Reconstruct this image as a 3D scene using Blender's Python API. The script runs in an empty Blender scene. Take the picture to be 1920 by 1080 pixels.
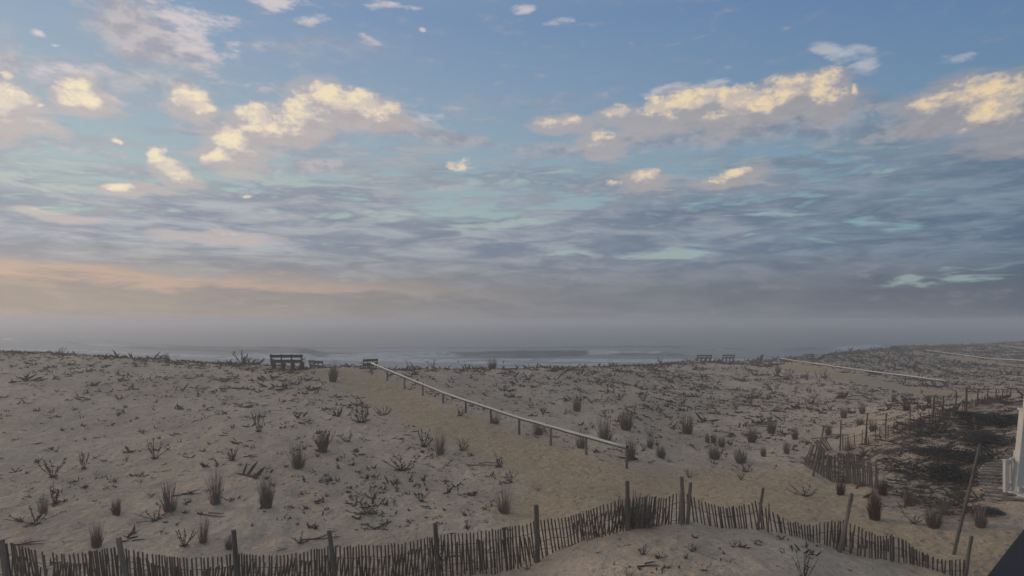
import bpy, bmesh, math, random
import numpy as np
from mathutils import Vector, Matrix

SC = bpy.context.scene
COL = SC.collection

# ------------------------------------------------------------------ camera
F = 1200.0            # focal length in pixels of the 1920 wide photograph
HOR = 600.0           # row of the true horizon
CAMH = 5.0
cam_d = bpy.data.cameras.new('camera')
cam = bpy.data.objects.new('camera', cam_d)
COL.objects.link(cam)
cam.location = (0, 0, CAMH)
cam.rotation_euler = (math.radians(90), 0, 0)
cam_d.sensor_width = 36.0
cam_d.lens = 36.0 * F / 1920.0
cam_d.shift_y = (HOR - 540.0) / 1920.0
cam_d.clip_start = 0.1
cam_d.clip_end = 20000
SC.camera = cam

# ------------------------------------------------------------------ exposure
SC.view_settings.view_transform = 'Standard'
SC.view_settings.look = 'None'
SC.view_settings.exposure = 0.0
SC.view_settings.gamma = 1.0
SC.view_settings.use_curve_mapping = False
SC.render.engine = 'CYCLES'
SC.cycles.use_denoising = True
SC.cycles.volume_bounces = 2
SC.cycles.max_bounces = 5
SC.cycles.use_adaptive_sampling = True
SC.cycles.adaptive_threshold = 0.02
SC.cycles.adaptive_min_samples = 8

# ------------------------------------------------------------------ sun (just over the sea, far left)
SUN_EL = math.radians(9)
SUN_AZ = math.radians(-62)          # measured from the view direction (+Y) towards +X
sun_d = bpy.data.lights.new('sun', 'SUN')
sun = bpy.data.objects.new('sun', sun_d)
COL.objects.link(sun)
sun_d.energy = 1.45
sun_d.angle = math.radians(25)
sun_d.color = (1.0, 0.78, 0.58)
sd = Vector((math.sin(SUN_AZ) * math.cos(SUN_EL), math.cos(SUN_AZ) * math.cos(SUN_EL), math.sin(SUN_EL)))
sun.rotation_euler = (-sd).to_track_quat('-Z', 'Y').to_euler()
sun.location = sd * 60

# ------------------------------------------------------------------ node helper
class NT:
    def __init__(s, tree):
        s.t = tree; s.n = tree.nodes; s.l = tree.links
    def put(s, sock, v):
        if v is None: return
        if isinstance(v, bpy.types.NodeSocket): s.l.new(v, sock)
        else:
            if sock.type == 'RGBA' and len(v) == 3: v = (*v, 1.0)
            sock.default_value = v
    def m(s, op, a, b=None, c=None, clamp=False):
        n = s.n.new('ShaderNodeMath'); n.operation = op; n.use_clamp = clamp
        s.put(n.inputs[0], a)
        if b is not None: s.put(n.inputs[1], b)
        if c is not None: s.put(n.inputs[2], c)
        return n.outputs[0]
    def v(s, op, a, b=None, scale=None, c=None):
        n = s.n.new('ShaderNodeVectorMath'); n.operation = op
        s.put(n.inputs[0], a)
        if b is not None: s.put(n.inputs[1], b)
        if c is not None: s.put(n.inputs[2], c)
        if scale is not None: s.put(n.inputs['Scale'], scale)
        return n.outputs['Value'] if op in ('LENGTH', 'DOT_PRODUCT') else n.outputs[0]
    def xyz(s, x, y, z=0.0):
        n = s.n.new('ShaderNodeCombineXYZ')
        s.put(n.inputs[0], x); s.put(n.inputs[1], y); s.put(n.inputs[2], z)
        return n.outputs[0]
    def sep(s, a):
        n = s.n.new('ShaderNodeSeparateXYZ'); s.put(n.inputs[0], a); return n.outputs
    def mapping(s, vec, loc=(0, 0, 0), rot=(0, 0, 0), scale=(1, 1, 1), kind='POINT'):
        n = s.n.new('ShaderNodeMapping'); n.vector_type = kind
        s.put(n.inputs['Vector'], vec)
        if kind != 'NORMAL' and 'Location' in n.inputs: n.inputs['Location'].default_value = loc
        n.inputs['Rotation'].default_value = rot; n.inputs['Scale'].default_value = scale
        return n.outputs[0]
    def noise(s, vec, scale, detail=4, rough=0.55, dist=0.0, lac=2.0, color=False):
        n = s.n.new('ShaderNodeTexNoise')
        s.put(n.inputs['Vector'], vec); s.put(n.inputs['Scale'], scale)
        n.inputs['Detail'].default_value = detail; n.inputs['Roughness'].default_value = rough
        n.inputs['Distortion'].default_value = dist; n.inputs['Lacunarity'].default_value = lac
        return n.outputs['Color'] if color else n.outputs[0]
    def voro(s, vec, scale, feature='F1', rnd=1.0):
        n = s.n.new('ShaderNodeTexVoronoi'); n.feature = feature
        s.put(n.inputs['Vector'], vec); n.inputs['Scale'].default_value = scale
        n.inputs['Randomness'].default_value = rnd
        return n.outputs[0]
    def ramp(s, x, a, b, lo=0.0, hi=1.0, smooth=True):
        n = s.n.new('ShaderNodeMapRange'); n.interpolation_type = 'SMOOTHSTEP' if smooth else 'LINEAR'
        s.put(n.inputs[0], x); s.put(n.inputs[1], a); s.put(n.inputs[2], b)
        s.put(n.inputs[3], lo); s.put(n.inputs[4], hi)
        return n.outputs[0]
    def cramp(s, x, stops, interp='EASE'):
        n = s.n.new('ShaderNodeValToRGB'); s.put(n.inputs[0], x)
        n.color_ramp.interpolation = interp
        e = n.color_ramp.elements
        while len(e) < len(stops): e.new(0.5)
        for k, (p, c) in enumerate(stops):
            e[k].position = p; e[k].color = (*c, 1)
        return n.outputs[0]
    def mix(s, f, a, b, mode='MIX'):
        n = s.n.new('ShaderNodeMix'); n.data_type = 'RGBA'; n.blend_type = mode
        s.put(n.inputs[0], f); s.put(n.inputs[6], a); s.put(n.inputs[7], b)
        return n.outputs[2]

def srgb(*c):
    return tuple((x / 255 / 12.92) if x / 255 < 0.04045 else ((x / 255 + 0.055) / 1.055) ** 2.4 for x in c)

# ------------------------------------------------------------------ sky
world = bpy.data.worlds.new('World')
SC.world = world
world.use_nodes = True
W = NT(world.node_tree)
for n in list(W.n): W.n.remove(n)

def azel(px, py):
    x = (px - 960) / F; z = (HOR - py) / F
    return math.atan2(x, 1.0), math.atan2(z, math.hypot(x, 1.0))

def build_sky():
    tc = W.n.new('ShaderNodeTexCoord')
    d = tc.outputs['Generated']
    dx, dy, dz = W.sep(d)
    az = W.m('ARCTAN2', dx, dy)
    el = W.m('ARCSINE', dz)
    elp = W.m('MAXIMUM', el, 0.0)
    sky = W.n.new('ShaderNodeTexSky'); sky.sky_type = 'NISHITA'
    sky.sun_disc = False
    sky.sun_elevation = SUN_EL; sky.sun_rotation = SUN_AZ
    sky.air_density = 1.0; sky.dust_density = 0.3; sky.ozone_density = 1.6
    side = W.ramp(az, -0.68, 0.68, 0.0, 1.0, smooth=False)      # 0 towards the sun, 1 away from it
    def lr(l, r): return W.mix(side, srgb(*l), srgb(*r))

    # ---- what the whole sky has: veil, streaky deck thick towards the horizon, thin patches overhead, made denser out of view to light the ground
    inv = W.m('DIVIDE', 1.0, W.m('ADD', W.m('MAXIMUM', dz, 0.0), 0.10))
    dn = W.noise(W.xyz(W.m('MULTIPLY', W.m('MULTIPLY', dx, inv), 0.75), W.m('MULTIPLY', W.m('MULTIPLY', dy, inv), 1.55)), 1.0, 6, 0.60, 0.3)
    dn2 = W.noise(W.xyz(az, W.m('MULTIPLY', el, 6.0), W.m('MULTIPLY', az, 0.25)), 8.5, 8, 0.66, 0.35)
    dd = W.m('ADD', W.m('MULTIPLY', dn, 0.50), W.m('MULTIPLY', dn2, 0.70))
    thr = W.n.new('ShaderNodeFloatCurve')
    W.put(thr.inputs['Value'], W.m('MULTIPLY', elp, 1.6))
    c = thr.mapping.curves[0]
    pts = [(0.0, 0.10), (0.10, 0.33), (0.17, 0.43), (0.24, 0.49), (0.31, 0.545), (0.42, 0.635), (0.60, 0.74), (1.0, 0.58)]
    c.points[0].location = pts[0]; c.points[1].location = pts[-1]
    for p in pts[1:-1]: c.points.new(*p)
    thr.mapping.update()
    deck_a = W.ramp(W.m('SUBTRACT', dd, thr.outputs[0]), -0.035, 0.075)

    veil_c = W.cramp(W.m('MULTIPLY', elp, 1.6),
                     [(0.0, srgb(168,174,164)), (0.2, srgb(170,192,190)), (0.42, srgb(154,177,194)), (0.70, srgb(128,156,192)), (1.0, srgb(150,164,186))], 'LINEAR')  # overhead end made paler, above the view, to brighten the ground
    veil_c = W.mix(1.0, veil_c, W.mix(side, (1.20, 1.08, 0.98), (0.50, 0.62, 0.74)), 'MULTIPLY')
    tex = W.ramp(dn2, 0.36, 0.66)
    deck_hi = W.mix(tex, lr((146,150,164), (86,106,130)), lr((188,188,191), (124,141,159)))
    side2 = W.ramp(az, -0.75, 0.25)
    def lr2(l, r): return W.mix(side2, srgb(*l), srgb(*r))
    deck_lo = W.mix(tex, lr2((158,147,143), (112,118,130)), lr2((168,155,147), (126,130,140)))
    deck_lo = W.mix(W.ramp(az, 0.1, 0.72), deck_lo, W.mix(tex, srgb(86, 97, 114), srgb(96, 105, 120)))
    deck_c = W.mix(W.ramp(el, 0.035, 0.12), deck_lo, deck_hi)
    # peach band glowing low over the sea
    bx = W.m('ADD', el, W.m('MULTIPLY_ADD', az, 0.034, 0.0215))
    bx = W.m('ADD', bx, W.m('MULTIPLY_ADD', dn2, 0.075, -0.0375))
    band = W.m('MULTIPLY', W.ramp(bx, 0.043, 0.060), W.m('SUBTRACT', 1.0, W.ramp(bx, 0.060, 0.078)))
    band = W.m('MULTIPLY', band, W.m('SUBTRACT', 1.0, W.ramp(az, -0.5, 0.1, 0.0, 0.95)))
    deck_c = W.mix(W.m('MULTIPLY', band, 0.72), deck_c, lr((210,176,154), (142,138,146)))

    # ---- drifting cumulus, each mass with its own place
    fb = W.noise(W.xyz(az, W.m('MULTIPLY', el, 1.6)), 24.0, 7, 0.66)
    fb2 = W.noise(W.xyz(W.m('SUBTRACT', az, 0.010), W.m('MULTIPLY_ADD', el, 1.6, 0.020)), 24.0, 5, 0.62)
    relief = W.ramp(W.m('SUBTRACT', fb, fb2), -0.10, 0.11)
    fbs = W.noise(W.xyz(az, W.m('MULTIPLY', el, 3.0), W.m('MULTIPLY', el, 0.3)), 17.0, 6, 0.68)
    w1 = W.v('SUBTRACT', W.noise(d, 11.0, 2, 0.6, color=True), (0.5, 0.5, 0.5))
    aw = W.v('MULTIPLY_ADD', w1, (0.075, 0.034, 0), c=W.xyz(az, el, 1.0))

    def blobs(lst, grow=1.0):
        out = None
        for b in lst:
            px, py, rx, ry = b[:4]
            rot = math.radians(b[4] if len(b) > 4 else 0.0)
            st = b[5] if len(b) > 5 else 1.0
            a, e = azel(px, py)
            ca = math.cos(a)
            rx = rx / F * ca * ca * 1.5 * grow; ry = ry / F * ca * 1.5 * grow
            c_, s_ = math.cos(rot), math.sin(rot)
            src = aw if out is None else W.v('MULTIPLY_ADD', W.xyz(out, out, 0.0), (1e-9, 1e-9, 0), c=aw)
            qx = W.v('DOT_PRODUCT', src, (c_ / rx, s_ / rx, -(c_ * a + s_ * e) / rx))
            qy = W.v('DOT_PRODUCT', src, (-s_ / ry, c_ / ry, -(-s_ * a + c_ * e) / ry))
            r2 = W.m('MULTIPLY_ADD', qx, qx, W.m('MULTIPLY', qy, qy))
            v = W.m('MULTIPLY_ADD', W.m('SQRT', r2), -st, st)
            out = W.m('MAXIMUM', v, 0.0 if out is None else out)
        return out

    LIT = [(158,172,30,20),(150,186,40,12),(14,190,50,30),(12,140,12,8,0,.8),(68,224,36,10,-25,.75),(80,204,12,5,0,.7),
           (357,182,28,18),(360,196,36,10),(630,180,50,22,-8),(690,192,50,18,-15,.9),(482,210,36,18),(490,232,40,14,0,.8),(562,212,40,26),
           (428,258,42,26),(402,292,22,24),(298,296,24,14,-45,.85),(335,322,34,10,-25,.85),(207,262,12,5,-20,.7),
           (240,353,34,7,5,.7),(470,368,14,4,0,.6),(300,350,30,6,0,.6),(860,310,26,10,0,.75),
           (1400,184,84,24,4,1.0),(1270,196,100,18,7,.9),(1158,214,36,12,5,.85),(1545,158,48,28,-12,1.05),
           (1500,178,64,14,0,.85),(1618,165,10,10,0,.7),(1055,230,40,10,-5,.65),(1125,262,38,14,0,.6),
           (1830,172,105,34,0,.85),(1860,200,66,36,0,.85),(1212,330,36,12,0,.85),(1155,342,22,6,0,.6),(1378,328,42,10,5,.85),
           (1820,343,12,4,0,.6),(90,400,60,6,0,.45),(420,440,70,8,0,.5)]
    PALE = [(578,38,30,12),(980,12,24,9),(520,6,60,12),(66,62,16,7),(90,80,12,4),(690,66,26,6,-25,.6),(798,62,5,3),
            (740,10,60,6,0,.7),(1590,98,60,14,-20,.8),(1630,125,30,18,-40,.6),(1330,160,110,10,5,.6),(1230,176,60,7,5,.6),
            (370,60,70,44,-30,.8),(200,130,130,14,12,.5),(1780,110,50,8,0,.5),(800,222,44,12,-12,.6),(205,182,30,6,0,.6),(395,188,20,4,0,.6),
            (440,150,80,16,10,.4),(1040,40,60,8,-10,.35),(1200,350,70,12,0,.5),(790,315,20,4,0,.5),(1560,345,60,8,0,.5)]
    GREY = [(230,150,300,50,8,.5),(620,90,200,40,5,.32),(1000,190,200,20,0,.3),(270,60,120,60,-15,.95),(350,90,70,40,-30,.85),(325,155,40,26,0,.6),(8,120,40,60,0,.6),(155,205,90,18,0,.65),(372,208,60,18,0,.65),(60,250,60,24,0,.5),
            (700,222,120,24,-8,.95),(850,262,110,14,-8,.75),(530,250,150,36,0,.85),(460,310,70,26,0,.75),(600,315,120,20,2,.8),
            (1460,232,290,36,0,.85),(1380,215,220,30,4,.8),(1700,240,200,30,0,.85),(1230,258,130,20,0,.6),(1850,215,130,50,0,.9),(1850,290,170,36,0,.8),
            (1230,352,90,20,0,.85),(1400,350,110,18,0,.85),(1060,285,150,14,-4,.6),(150,285,90,10,0,.5),(820,345,180,16,0,.5)]
    GAP = [(1200,474,120,9,3),(1080,480,60,5,0,.8),(1800,520,170,9,2),(1860,500,90,6,3,.7),(560,338,200,18,3,.8),(880,425,160,9,0,.7),
           (1000,332,160,16,0,.7),(1440,300,220,14,0,.6),(1430,402,100,8,0,.8),(120,330,150,26,0,.85),(640,400,150,7,0,.6),(1640,325,120,9,0,.6),(60,490,90,4,0,.4)]
    D_grey = blobs(GREY)
    D_pale = blobs(PALE)
    D_gap = blobs(GAP)
    D_lit = blobs(LIT, 1.22)
    D_halo = blobs([(b[0] + 4, b[1] + b[3] * 0.75, b[2] * 1.25, b[3] * 1.35) + tuple(b[4:5]) for b in LIT if b[2] >= 28], 1.15)
    halo_a = W.m('MULTIPLY', W.ramp(W.m('ADD', D_halo, W.m('MULTIPLY_ADD', fbs, 1.1, -0.55)), 0.02, 0.45), 0.66)

    lit_m = W.m('ADD', W.m('MULTIPLY', W.m('POWER', D_lit, 0.85), 1.5), W.m('MULTIPLY_ADD', fb, 3.2, -2.12))
    lit_a = W.m('MULTIPLY', W.ramp(lit_m, 0.0, 0.50), W.ramp(D_lit, 0.0, 0.25))
    lit_core = W.m('MULTIPLY', W.ramp(lit_m, 0.0, 0.9), W.m('MULTIPLY_ADD', relief, 0.7, 0.30))
    pale_m = W.m('ADD', W.m('MULTIPLY', D_pale, 1.1), W.m('MULTIPLY_ADD', fbs, 3.0, -1.65))
    pale_a = W.m('MULTIPLY', W.ramp(pale_m, 0.0, 0.8), W.ramp(D_pale, 0.0, 0.2))
    grey_m = W.m('ADD', W.m('MULTIPLY', D_grey, 1.35), W.m('MULTIPLY_ADD', fbs, 1.3, -0.75))
    grey_a = W.m('MULTIPLY', W.ramp(grey_m, -0.1, 0.9), W.ramp(D_grey, 0.0, 0.3))
    gap_a = W.m('MULTIPLY', W.ramp(W.m('ADD', W.m('MULTIPLY', D_gap, 1.0), W.m('MULTIPLY_ADD', dn2, 5.0, -2.75)), 0.0, 0.7), W.ramp(D_gap, 0.0, 0.25))

    grey_c = W.mix(W.m('MULTIPLY_ADD', relief, 0.5, W.m('MULTIPLY', W.ramp(fb, 0.35, 0.68), 0.5)), lr((172,167,176), (108,122,140)), lr((212,200,196), (156,158,166)))
    lit_c = W.mix(lit_core, lr((220,206,198), (180,172,172)), lr((255,239,202), (240,214,172)))
    pale_c = lr((222,210,210), (170,178,190))
    gapc = lr((188,198,186), (150,172,170))

    fleck = W.m('MULTIPLY', W.ramp(W.m('ADD', W.m('MULTIPLY', fbs, 0.7), W.m('MULTIPLY', fb, 0.3)), 0.585, 0.70), W.m('MULTIPLY', W.ramp(el, 0.10, 0.2), W.m('SUBTRACT', 0.75, W.m('MULTIPLY', side, 0.5))))
    base = W.mix(deck_a, veil_c, deck_c)
    b_all = W.n.new('ShaderNodeBackground'); W.put(b_all.inputs['Color'], base)
    col = W.mix(W.m('MULTIPLY', grey_a, 0.85), veil_c, grey_c)
    col = W.mix(W.m('MULTIPLY', fleck, 0.7), col, pale_c)
    col = W.mix(W.m('MULTIPLY', pale_a, 0.95), col, pale_c)
    col = W.mix(W.m('MULTIPLY', gap_a, 0.55), col, gapc)
    col = W.mix(W.m('MULTIPLY', deck_a, W.m('SUBTRACT', 1.0, W.m('MULTIPLY', gap_a, 0.85))), col, deck_c)
    col = W.mix(halo_a, col, lr((204,190,184), (160,156,160)))
    col = W.mix(W.m('MULTIPLY', lit_a, 0.86), col, lit_c)
    b_cl = W.n.new('ShaderNodeBackground'); W.put(b_cl.inputs['Color'], col)
    b_low = W.n.new('ShaderNodeBackground'); W.put(b_low.inputs['Color'], lr((148,140,135), (94,102,114)))
    # where the placed masses reach (they all lie within this part of the sky)
    near = W.m('MULTIPLY', W.ramp(W.m('ABSOLUTE', az), 0.80, 0.95, 1.0, 0.0), W.ramp(el, 0.52, 0.62, 1.0, 0.0))
    m1 = W.n.new('ShaderNodeMixShader'); W.put(m1.inputs[0], near)
    W.l.new(b_all.outputs[0], m1.inputs[1]); W.l.new(b_cl.outputs[0], m1.inputs[2])
    m2 = W.n.new('ShaderNodeMixShader'); W.put(m2.inputs[0], W.ramp(el, -0.03, 0.0))
    W.l.new(b_low.outputs[0], m2.inputs[1]); W.l.new(m1.outputs[0], m2.inputs[2])
    # the physical clear sky shines through the veil
    b_sky = W.n.new('ShaderNodeBackground')
    W.put(b_sky.inputs['Color'], sky.outputs[0]); b_sky.inputs['Strength'].default_value = 0.09
    m3 = W.n.new('ShaderNodeMixShader'); W.put(m3.inputs[0], 0.94)
    W.l.new(b_sky.outputs[0], m3.inputs[1]); W.l.new(m2.outputs[0], m3.inputs[2])
    out = W.n.new('ShaderNodeOutputWorld')
    W.l.new(m3.outputs[0], out.inputs['Surface'])
build_sky()
world.cycles.sampling_method = 'NONE'      # a soft sky needs no importance map

# ================================================================== helpers
rng = random.Random(7)
nr = np.random.default_rng(11)

def vhash(ix, iy, seed):
    h = (ix.astype(np.int64) * 374761393 + iy.astype(np.int64) * 668265263 + seed * 974711) & 0x7fffffff
    h = ((h ^ (h >> 13)) * 1274126177) & 0x7fffffff
    return ((h ^ (h >> 16)) & 0xffff) / 65535.0
def vnoise(x, y, seed=0):
    x = np.asarray(x, float); y = np.asarray(y, float)
    ix = np.floor(x); iy = np.floor(y); fx = x - ix; fy = y - iy
    fx = fx * fx * (3 - 2 * fx); fy = fy * fy * (3 - 2 * fy)
    a = vhash(ix, iy, seed); b = vhash(ix + 1, iy, seed); c = vhash(ix, iy + 1, seed); d = vhash(ix + 1, iy + 1, seed)
    return (a * (1 - fx) + b * fx) * (1 - fy) + (c * (1 - fx) + d * fx) * fy - 0.5
def fbm(x, y, seed=0, n=3):
    s = 0; a = 1.0
    for k in range(n):
        s = s + a * vnoise(x * 2 ** k + 17.3 * k, y * 2 ** k - 9.1 * k, seed + k); a *= 0.5
    return s
def sstep(x, a, b):
    t = np.clip((x - a) / (b - a), 0, 1); return t * t * (3 - 2 * t)

# ------------------------------------------------------------------ dune heights: profiles (row seen from the camera, distance)
PROF = {
 -150: [(1115,12.4),(1000,15.5),(900,19.5),(800,25),(720,32),(680,37),(650,41)],
 0:    [(1115,12.6),(1000,15.5),(900,19.5),(800,25),(720,32),(680,37),(655,41)],
 120:  [(1118,12.6),(1000,15.6),(900,19.8),(800,25.5),(725,32),(685,37),(662,40.5)],
 250:  [(1120,12.6),(1000,15.8),(900,20),(800,26),(740,31),(700,35.5),(673,39.5)],
 440:  [(1140,12.6),(1040,14.7),(950,17.5),(850,22.5),(770,29),(720,34.5),(690,38.5),(681,41)],
 620:  [(1135,12.7),(1040,14.8),(950,17.8),(850,23),(770,30),(715,35.5),(693,38.5),(689,41)],
 700:  [(1110,13),(950,18),(850,23.5),(775,29.5),(735,33.5),(702,37),(691,40)],
 834:  [(1095,13.4),(950,18.2),(850,24),(757,31),(720,35.5),(691,41)],
 976:  [(1078,13.9),(940,19),(880,22),(815,26.5),(760,32.5),(720,38),(690,45)],
 1100: [(1080,12.6),(1017,14.4),(985,16.0),(930,19.2),(855,23.5),(800,29),(740,37),(700,46.5),(688,51)],
 1175: [(1080,12.2),(996,14.8),(980,16.4),(940,18.9),(878,22),(800,29),(740,38),(700,49),(686,57)],
 1275: [(1080,11.9),(983,15.1),(960,17.6),(920,20.2),(878,22.5),(830,27),(780,33.5),(730,43),(700,54),(681,66)],
 1400: [(1080,11.8),(998,15.2),(950,18),(900,21),(850,25.5),(800,31),(750,40),(710,53),(683,68)],
 1500: [(1080,12.2),(1012,15.1),(960,17.5),(900,21),(860,24),(800,31),(750,40),(710,51),(673,74)],
 1580: [(1080,13.3),(1045,14.7),(980,16.8),(920,20),(880,22.5),(830,26),(770,34.5),(730,43),(700,55),(663,88)],
 1700: [(1085,13.9),(1000,16),(950,18),(900,20),(850,22.3),(800,24.6),(780,25.8),(742,41),(715,52),(680,78),(654,112)],
 1800: [(1110,13.2),(1000,15.8),(930,18.5),(880,20.3),(820,22.8),(762,26),(744,41),(730,46),(700,62),(670,92),(650,124)],
 1920: [(1110,13.2),(1000,15.5),(930,17.5),(880,19),(800,22.6),(745,27),(733,44),(700,60),(670,92),(641,150)],
 2150: [(1110,13.2),(1000,15.5),(930,17.5),(880,19),(800,22.6),(745,27),(730,44),(700,60),(670,92),(636,160)],
}
NU, NL = 900, 560
L0, L1 = math.log(3.0), math.log(420.0)
U0, U1 = -1.25, 1.25
def build_height():
    ug = np.linspace(U0, U1, NU); lg = np.linspace(L0, L1, NL)
    cols = sorted(PROF); cu = np.array([(c - 960) / F for c in cols])
    zc = np.zeros((len(cols), NL))
    for k, c in enumerate(cols):
        pts = PROF[c]
        d = [p[1] for p in pts]; z = [CAMH - (p[0] - HOR) / F * p[1] for p in pts]
        # near the house and behind the ridge
        d = [3.0, 8.0] + d; z = [z[0] - 0.05, z[0]] + z
        rd, rz = d[-1], z[-1]
        d += [rd * 1.06, rd * 1.25, max(rd * 1.5, 84), max(rd * 1.7, 102), max(rd * 1.9, 135), 420]
        z += [rz - 0.04 * rd * 0.12, rz - 0.30 * (rz + 2.4), rz - 0.88 * (rz + 2.75), -2.95, -3.5, -6]
        zc[k] = np.interp(lg, np.log(d), z)
    # smooth each profile a little, then blend between them
    ker = np.exp(-0.5 * (np.arange(-6, 7) / 2.6) ** 2); ker /= ker.sum()
    zc = np.array([np.convolve(np.pad(r, 6, mode='edge'), ker, mode='valid') for r in zc])
    idx = np.clip(np.searchsorted(cu, ug) - 1, 0, len(cols) - 2)
    t = np.clip((ug - cu[idx]) / (cu[idx + 1] - cu[idx]), 0, 1)
    # ridge distances differ between columns, so blend the relative shape smoothly
    t = t * 0.5 + 0.5 * (t * t * (3 - 2 * t))
    Z = zc[idx].T * (1 - t) + zc[idx + 1].T * t
    ku = np.exp(-0.5 * (np.arange(-14, 15) / 6.0) ** 2); ku /= ku.sum()
    Z = np.array([np.convolve(np.pad(r, 14, mode='edge'), ku, mode='valid') for r in Z])
    return ug, lg, Z        # Z[row l, column u]
UG, LG, ZG = build_height()

def hum(X, Y):
    """hummocks and trampled lumps of the dune sand"""
    X = np.asarray(X, float); Y = np.asarray(Y, float)
    far = sstep(Y, 24, 60)
    a = 0.10 * fbm(X / 2.6, Y / 2.6, 3, 3) * (1 + 1.6 * far)
    b = 0.075 * fbm(X / 0.55, Y / 0.55, 21, 3)
    return (a + b) * sstep(Y, 5, 9) * (1 - 0.85 * pathmask(X, Y)) * (1 - sstep(Y, 100, 160) * 0.5)

def poly_xy(pts):
    out = []
    for px, py in pts:
        X, Y, Z = base_ground(px, py); out.append((X, Y))
    return out

def base_z(X, Y):
    X = np.asarray(X, float); Y = np.asarray(Y, float)
    u = X / np.maximum(Y, 3.0); l = np.log(np.maximum(Y, 3.0))
    fu = np.clip((u - U0) / (U1 - U0) * (NU - 1), 0, NU - 1.001); fl = np.clip((l - L0) / (L1 - L0) * (NL - 1), 0, NL - 1.001)
    iu = fu.astype(int); il = fl.astype(int); a = fu - iu; b = fl - il
    return (ZG[il, iu] * (1 - a) + ZG[il, iu + 1] * a) * (1 - b) + (ZG[il + 1, iu] * (1 - a) + ZG[il + 1, iu + 1] * a) * b

def _march(px, py, zf, dmin=7.0):
    u = (px - 960) / F; s = (HOR - py) / F
    d = np.exp(np.linspace(math.log(dmin), math.log(400), 1500))
    z = zf(u * d, d); r = CAMH + s * d
    hit = np.nonzero(r <= z)[0]
    k = hit[0] if len(hit) else int(np.argmin(r - z))
    return u * d[k], d[k], float(z[k])
def crest(px):
    """the skyline of the dunes in this direction"""
    u = (px - 960) / F
    d = np.linspace(30, 158, 900); z = base_z(u * d, d)
    row = np.where(z > -1.2, HOR + (CAMH - z) / d * F, 1e9)
    k = int(np.argmin(row)); return row[k], d[k]
def base_ground(px, py, dmin=7.0):
    row, dc = crest(px)
    if py < row + 0.8:
        d = dc - 0.4; u = (px - 960) / F
        return u * d, d, float(base_z(u * d, d))
    return _march(px, py, base_z, dmin)

# ------------------------------------------------------------------ sandy paths (outlines on the ground)
def in_poly(X, Y, poly, pad=3.0):
    """signed distance to an outline, positive inside; only worked out near it"""
    X = np.asarray(X, float); Y = np.asarray(Y, float)
    shp = X.shape; X = X.reshape(-1); Y = Y.reshape(-1)
    pa = np.array(poly)
    sel = np.nonzero((X > pa[:, 0].min() - pad) & (X < pa[:, 0].max() + pad) & (Y > pa[:, 1].min() - pad) & (Y < pa[:, 1].max() + pad))[0]
    res = np.full(X.shape, -pad)
    x = X[sel]; y = Y[sel]
    ins = np.zeros(x.shape, bool); dist = np.full(x.shape, 1e9)
    n = len(poly)
    for i in range(n):
        x1, y1 = poly[i]; x2, y2 = poly[(i + 1) % n]
        if y1 != y2:
            ins ^= ((y1 > y) != (y2 > y)) & (x < (x2 - x1) * (y - y1) / (y2 - y1) + x1)
        dx, dy = x2 - x1, y2 - y1
        t = np.clip(((x - x1) * dx + (y - y1) * dy) / (dx * dx + dy * dy + 1e-9), 0, 1)
        dist = np.minimum(dist, (x - x1 - t * dx) ** 2 + (y - y1 - t * dy) ** 2)
    dist = np.minimum(np.sqrt(dist), pad)
    res[sel] = np.where(ins, dist, -dist)
    return res.reshape(shp)
PATH1 = poly_xy([(600,691),(690,692),(702,704),(760,726),(834,760),(923,797),(1035,837),(1100,858),(1175,882),(1290,878),(1400,888),(1490,885),(1530,900),
                 (1600,935),(1640,975),(1760,1000),(1860,1000),(1905,1010),(1905,1075),(1800,1080),(1700,1040),(1600,1012),(1500,985),(1400,962),(1275,945),(1150,955),(1050,975),
                 (960,985),(930,960),(985,925),(965,895),(915,862),(850,838),(780,800),(728,775),(680,740),(640,722),(618,712),(575,695)])
PATH2 = poly_xy([(1478,678),(1520,688),(1600,704),(1680,722),(1780,734),(1860,737),(1915,738),(1900,748),(1800,746),(1700,734),(1620,718),(1560,709),(1500,699),(1470,690)])
PATH3 = poly_xy([(1760,664),(1810,670),(1860,678),(1930,684),(1930,689),(1850,684),(1790,675)])
PATHS = [PATH1, PATH2, PATH3]
def pathmask(X, Y):
    X = np.asarray(X, float); Y = np.asarray(Y, float)
    w = 0.35 * fbm(X / 0.8, Y / 0.8, 77, 3)
    m = np.zeros(X.shape)
    for P, s in zip(PATHS, (0.45, 0.5, 0.6)):
        m = np.maximum(m, sstep(in_poly(X, Y, P) + w * 1.3, -s * 2.4, s * 2.2))
    return m
def ground_z(X, Y):
    return base_z(X, Y) + hum(X, Y)
def ground(px, py, dmin=7.0):
    u = (px - 960) / F; s = (HOR - py) / F
    x0, y0, z0 = base_ground(px, py, dmin)
    if py < crest(px)[0] + 2.5: return float(x0), float(y0), float(ground_z(x0, y0))
    d = np.linspace(max(dmin, y0 * 0.93), y0 * 1.08, 160)
    z = ground_z(u * d, d); hit = np.nonzero(CAMH + s * d <= z)[0]
    k = hit[0] if len(hit) else int(np.argmin(np.abs(CAMH + s * d - z)))
    return float(u * d[k]), float(d[k]), float(z[k])
def P(px, py, d): return Vector(((px - 960) / F * d, d, CAMH - (py - HOR) / F * d))

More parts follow.
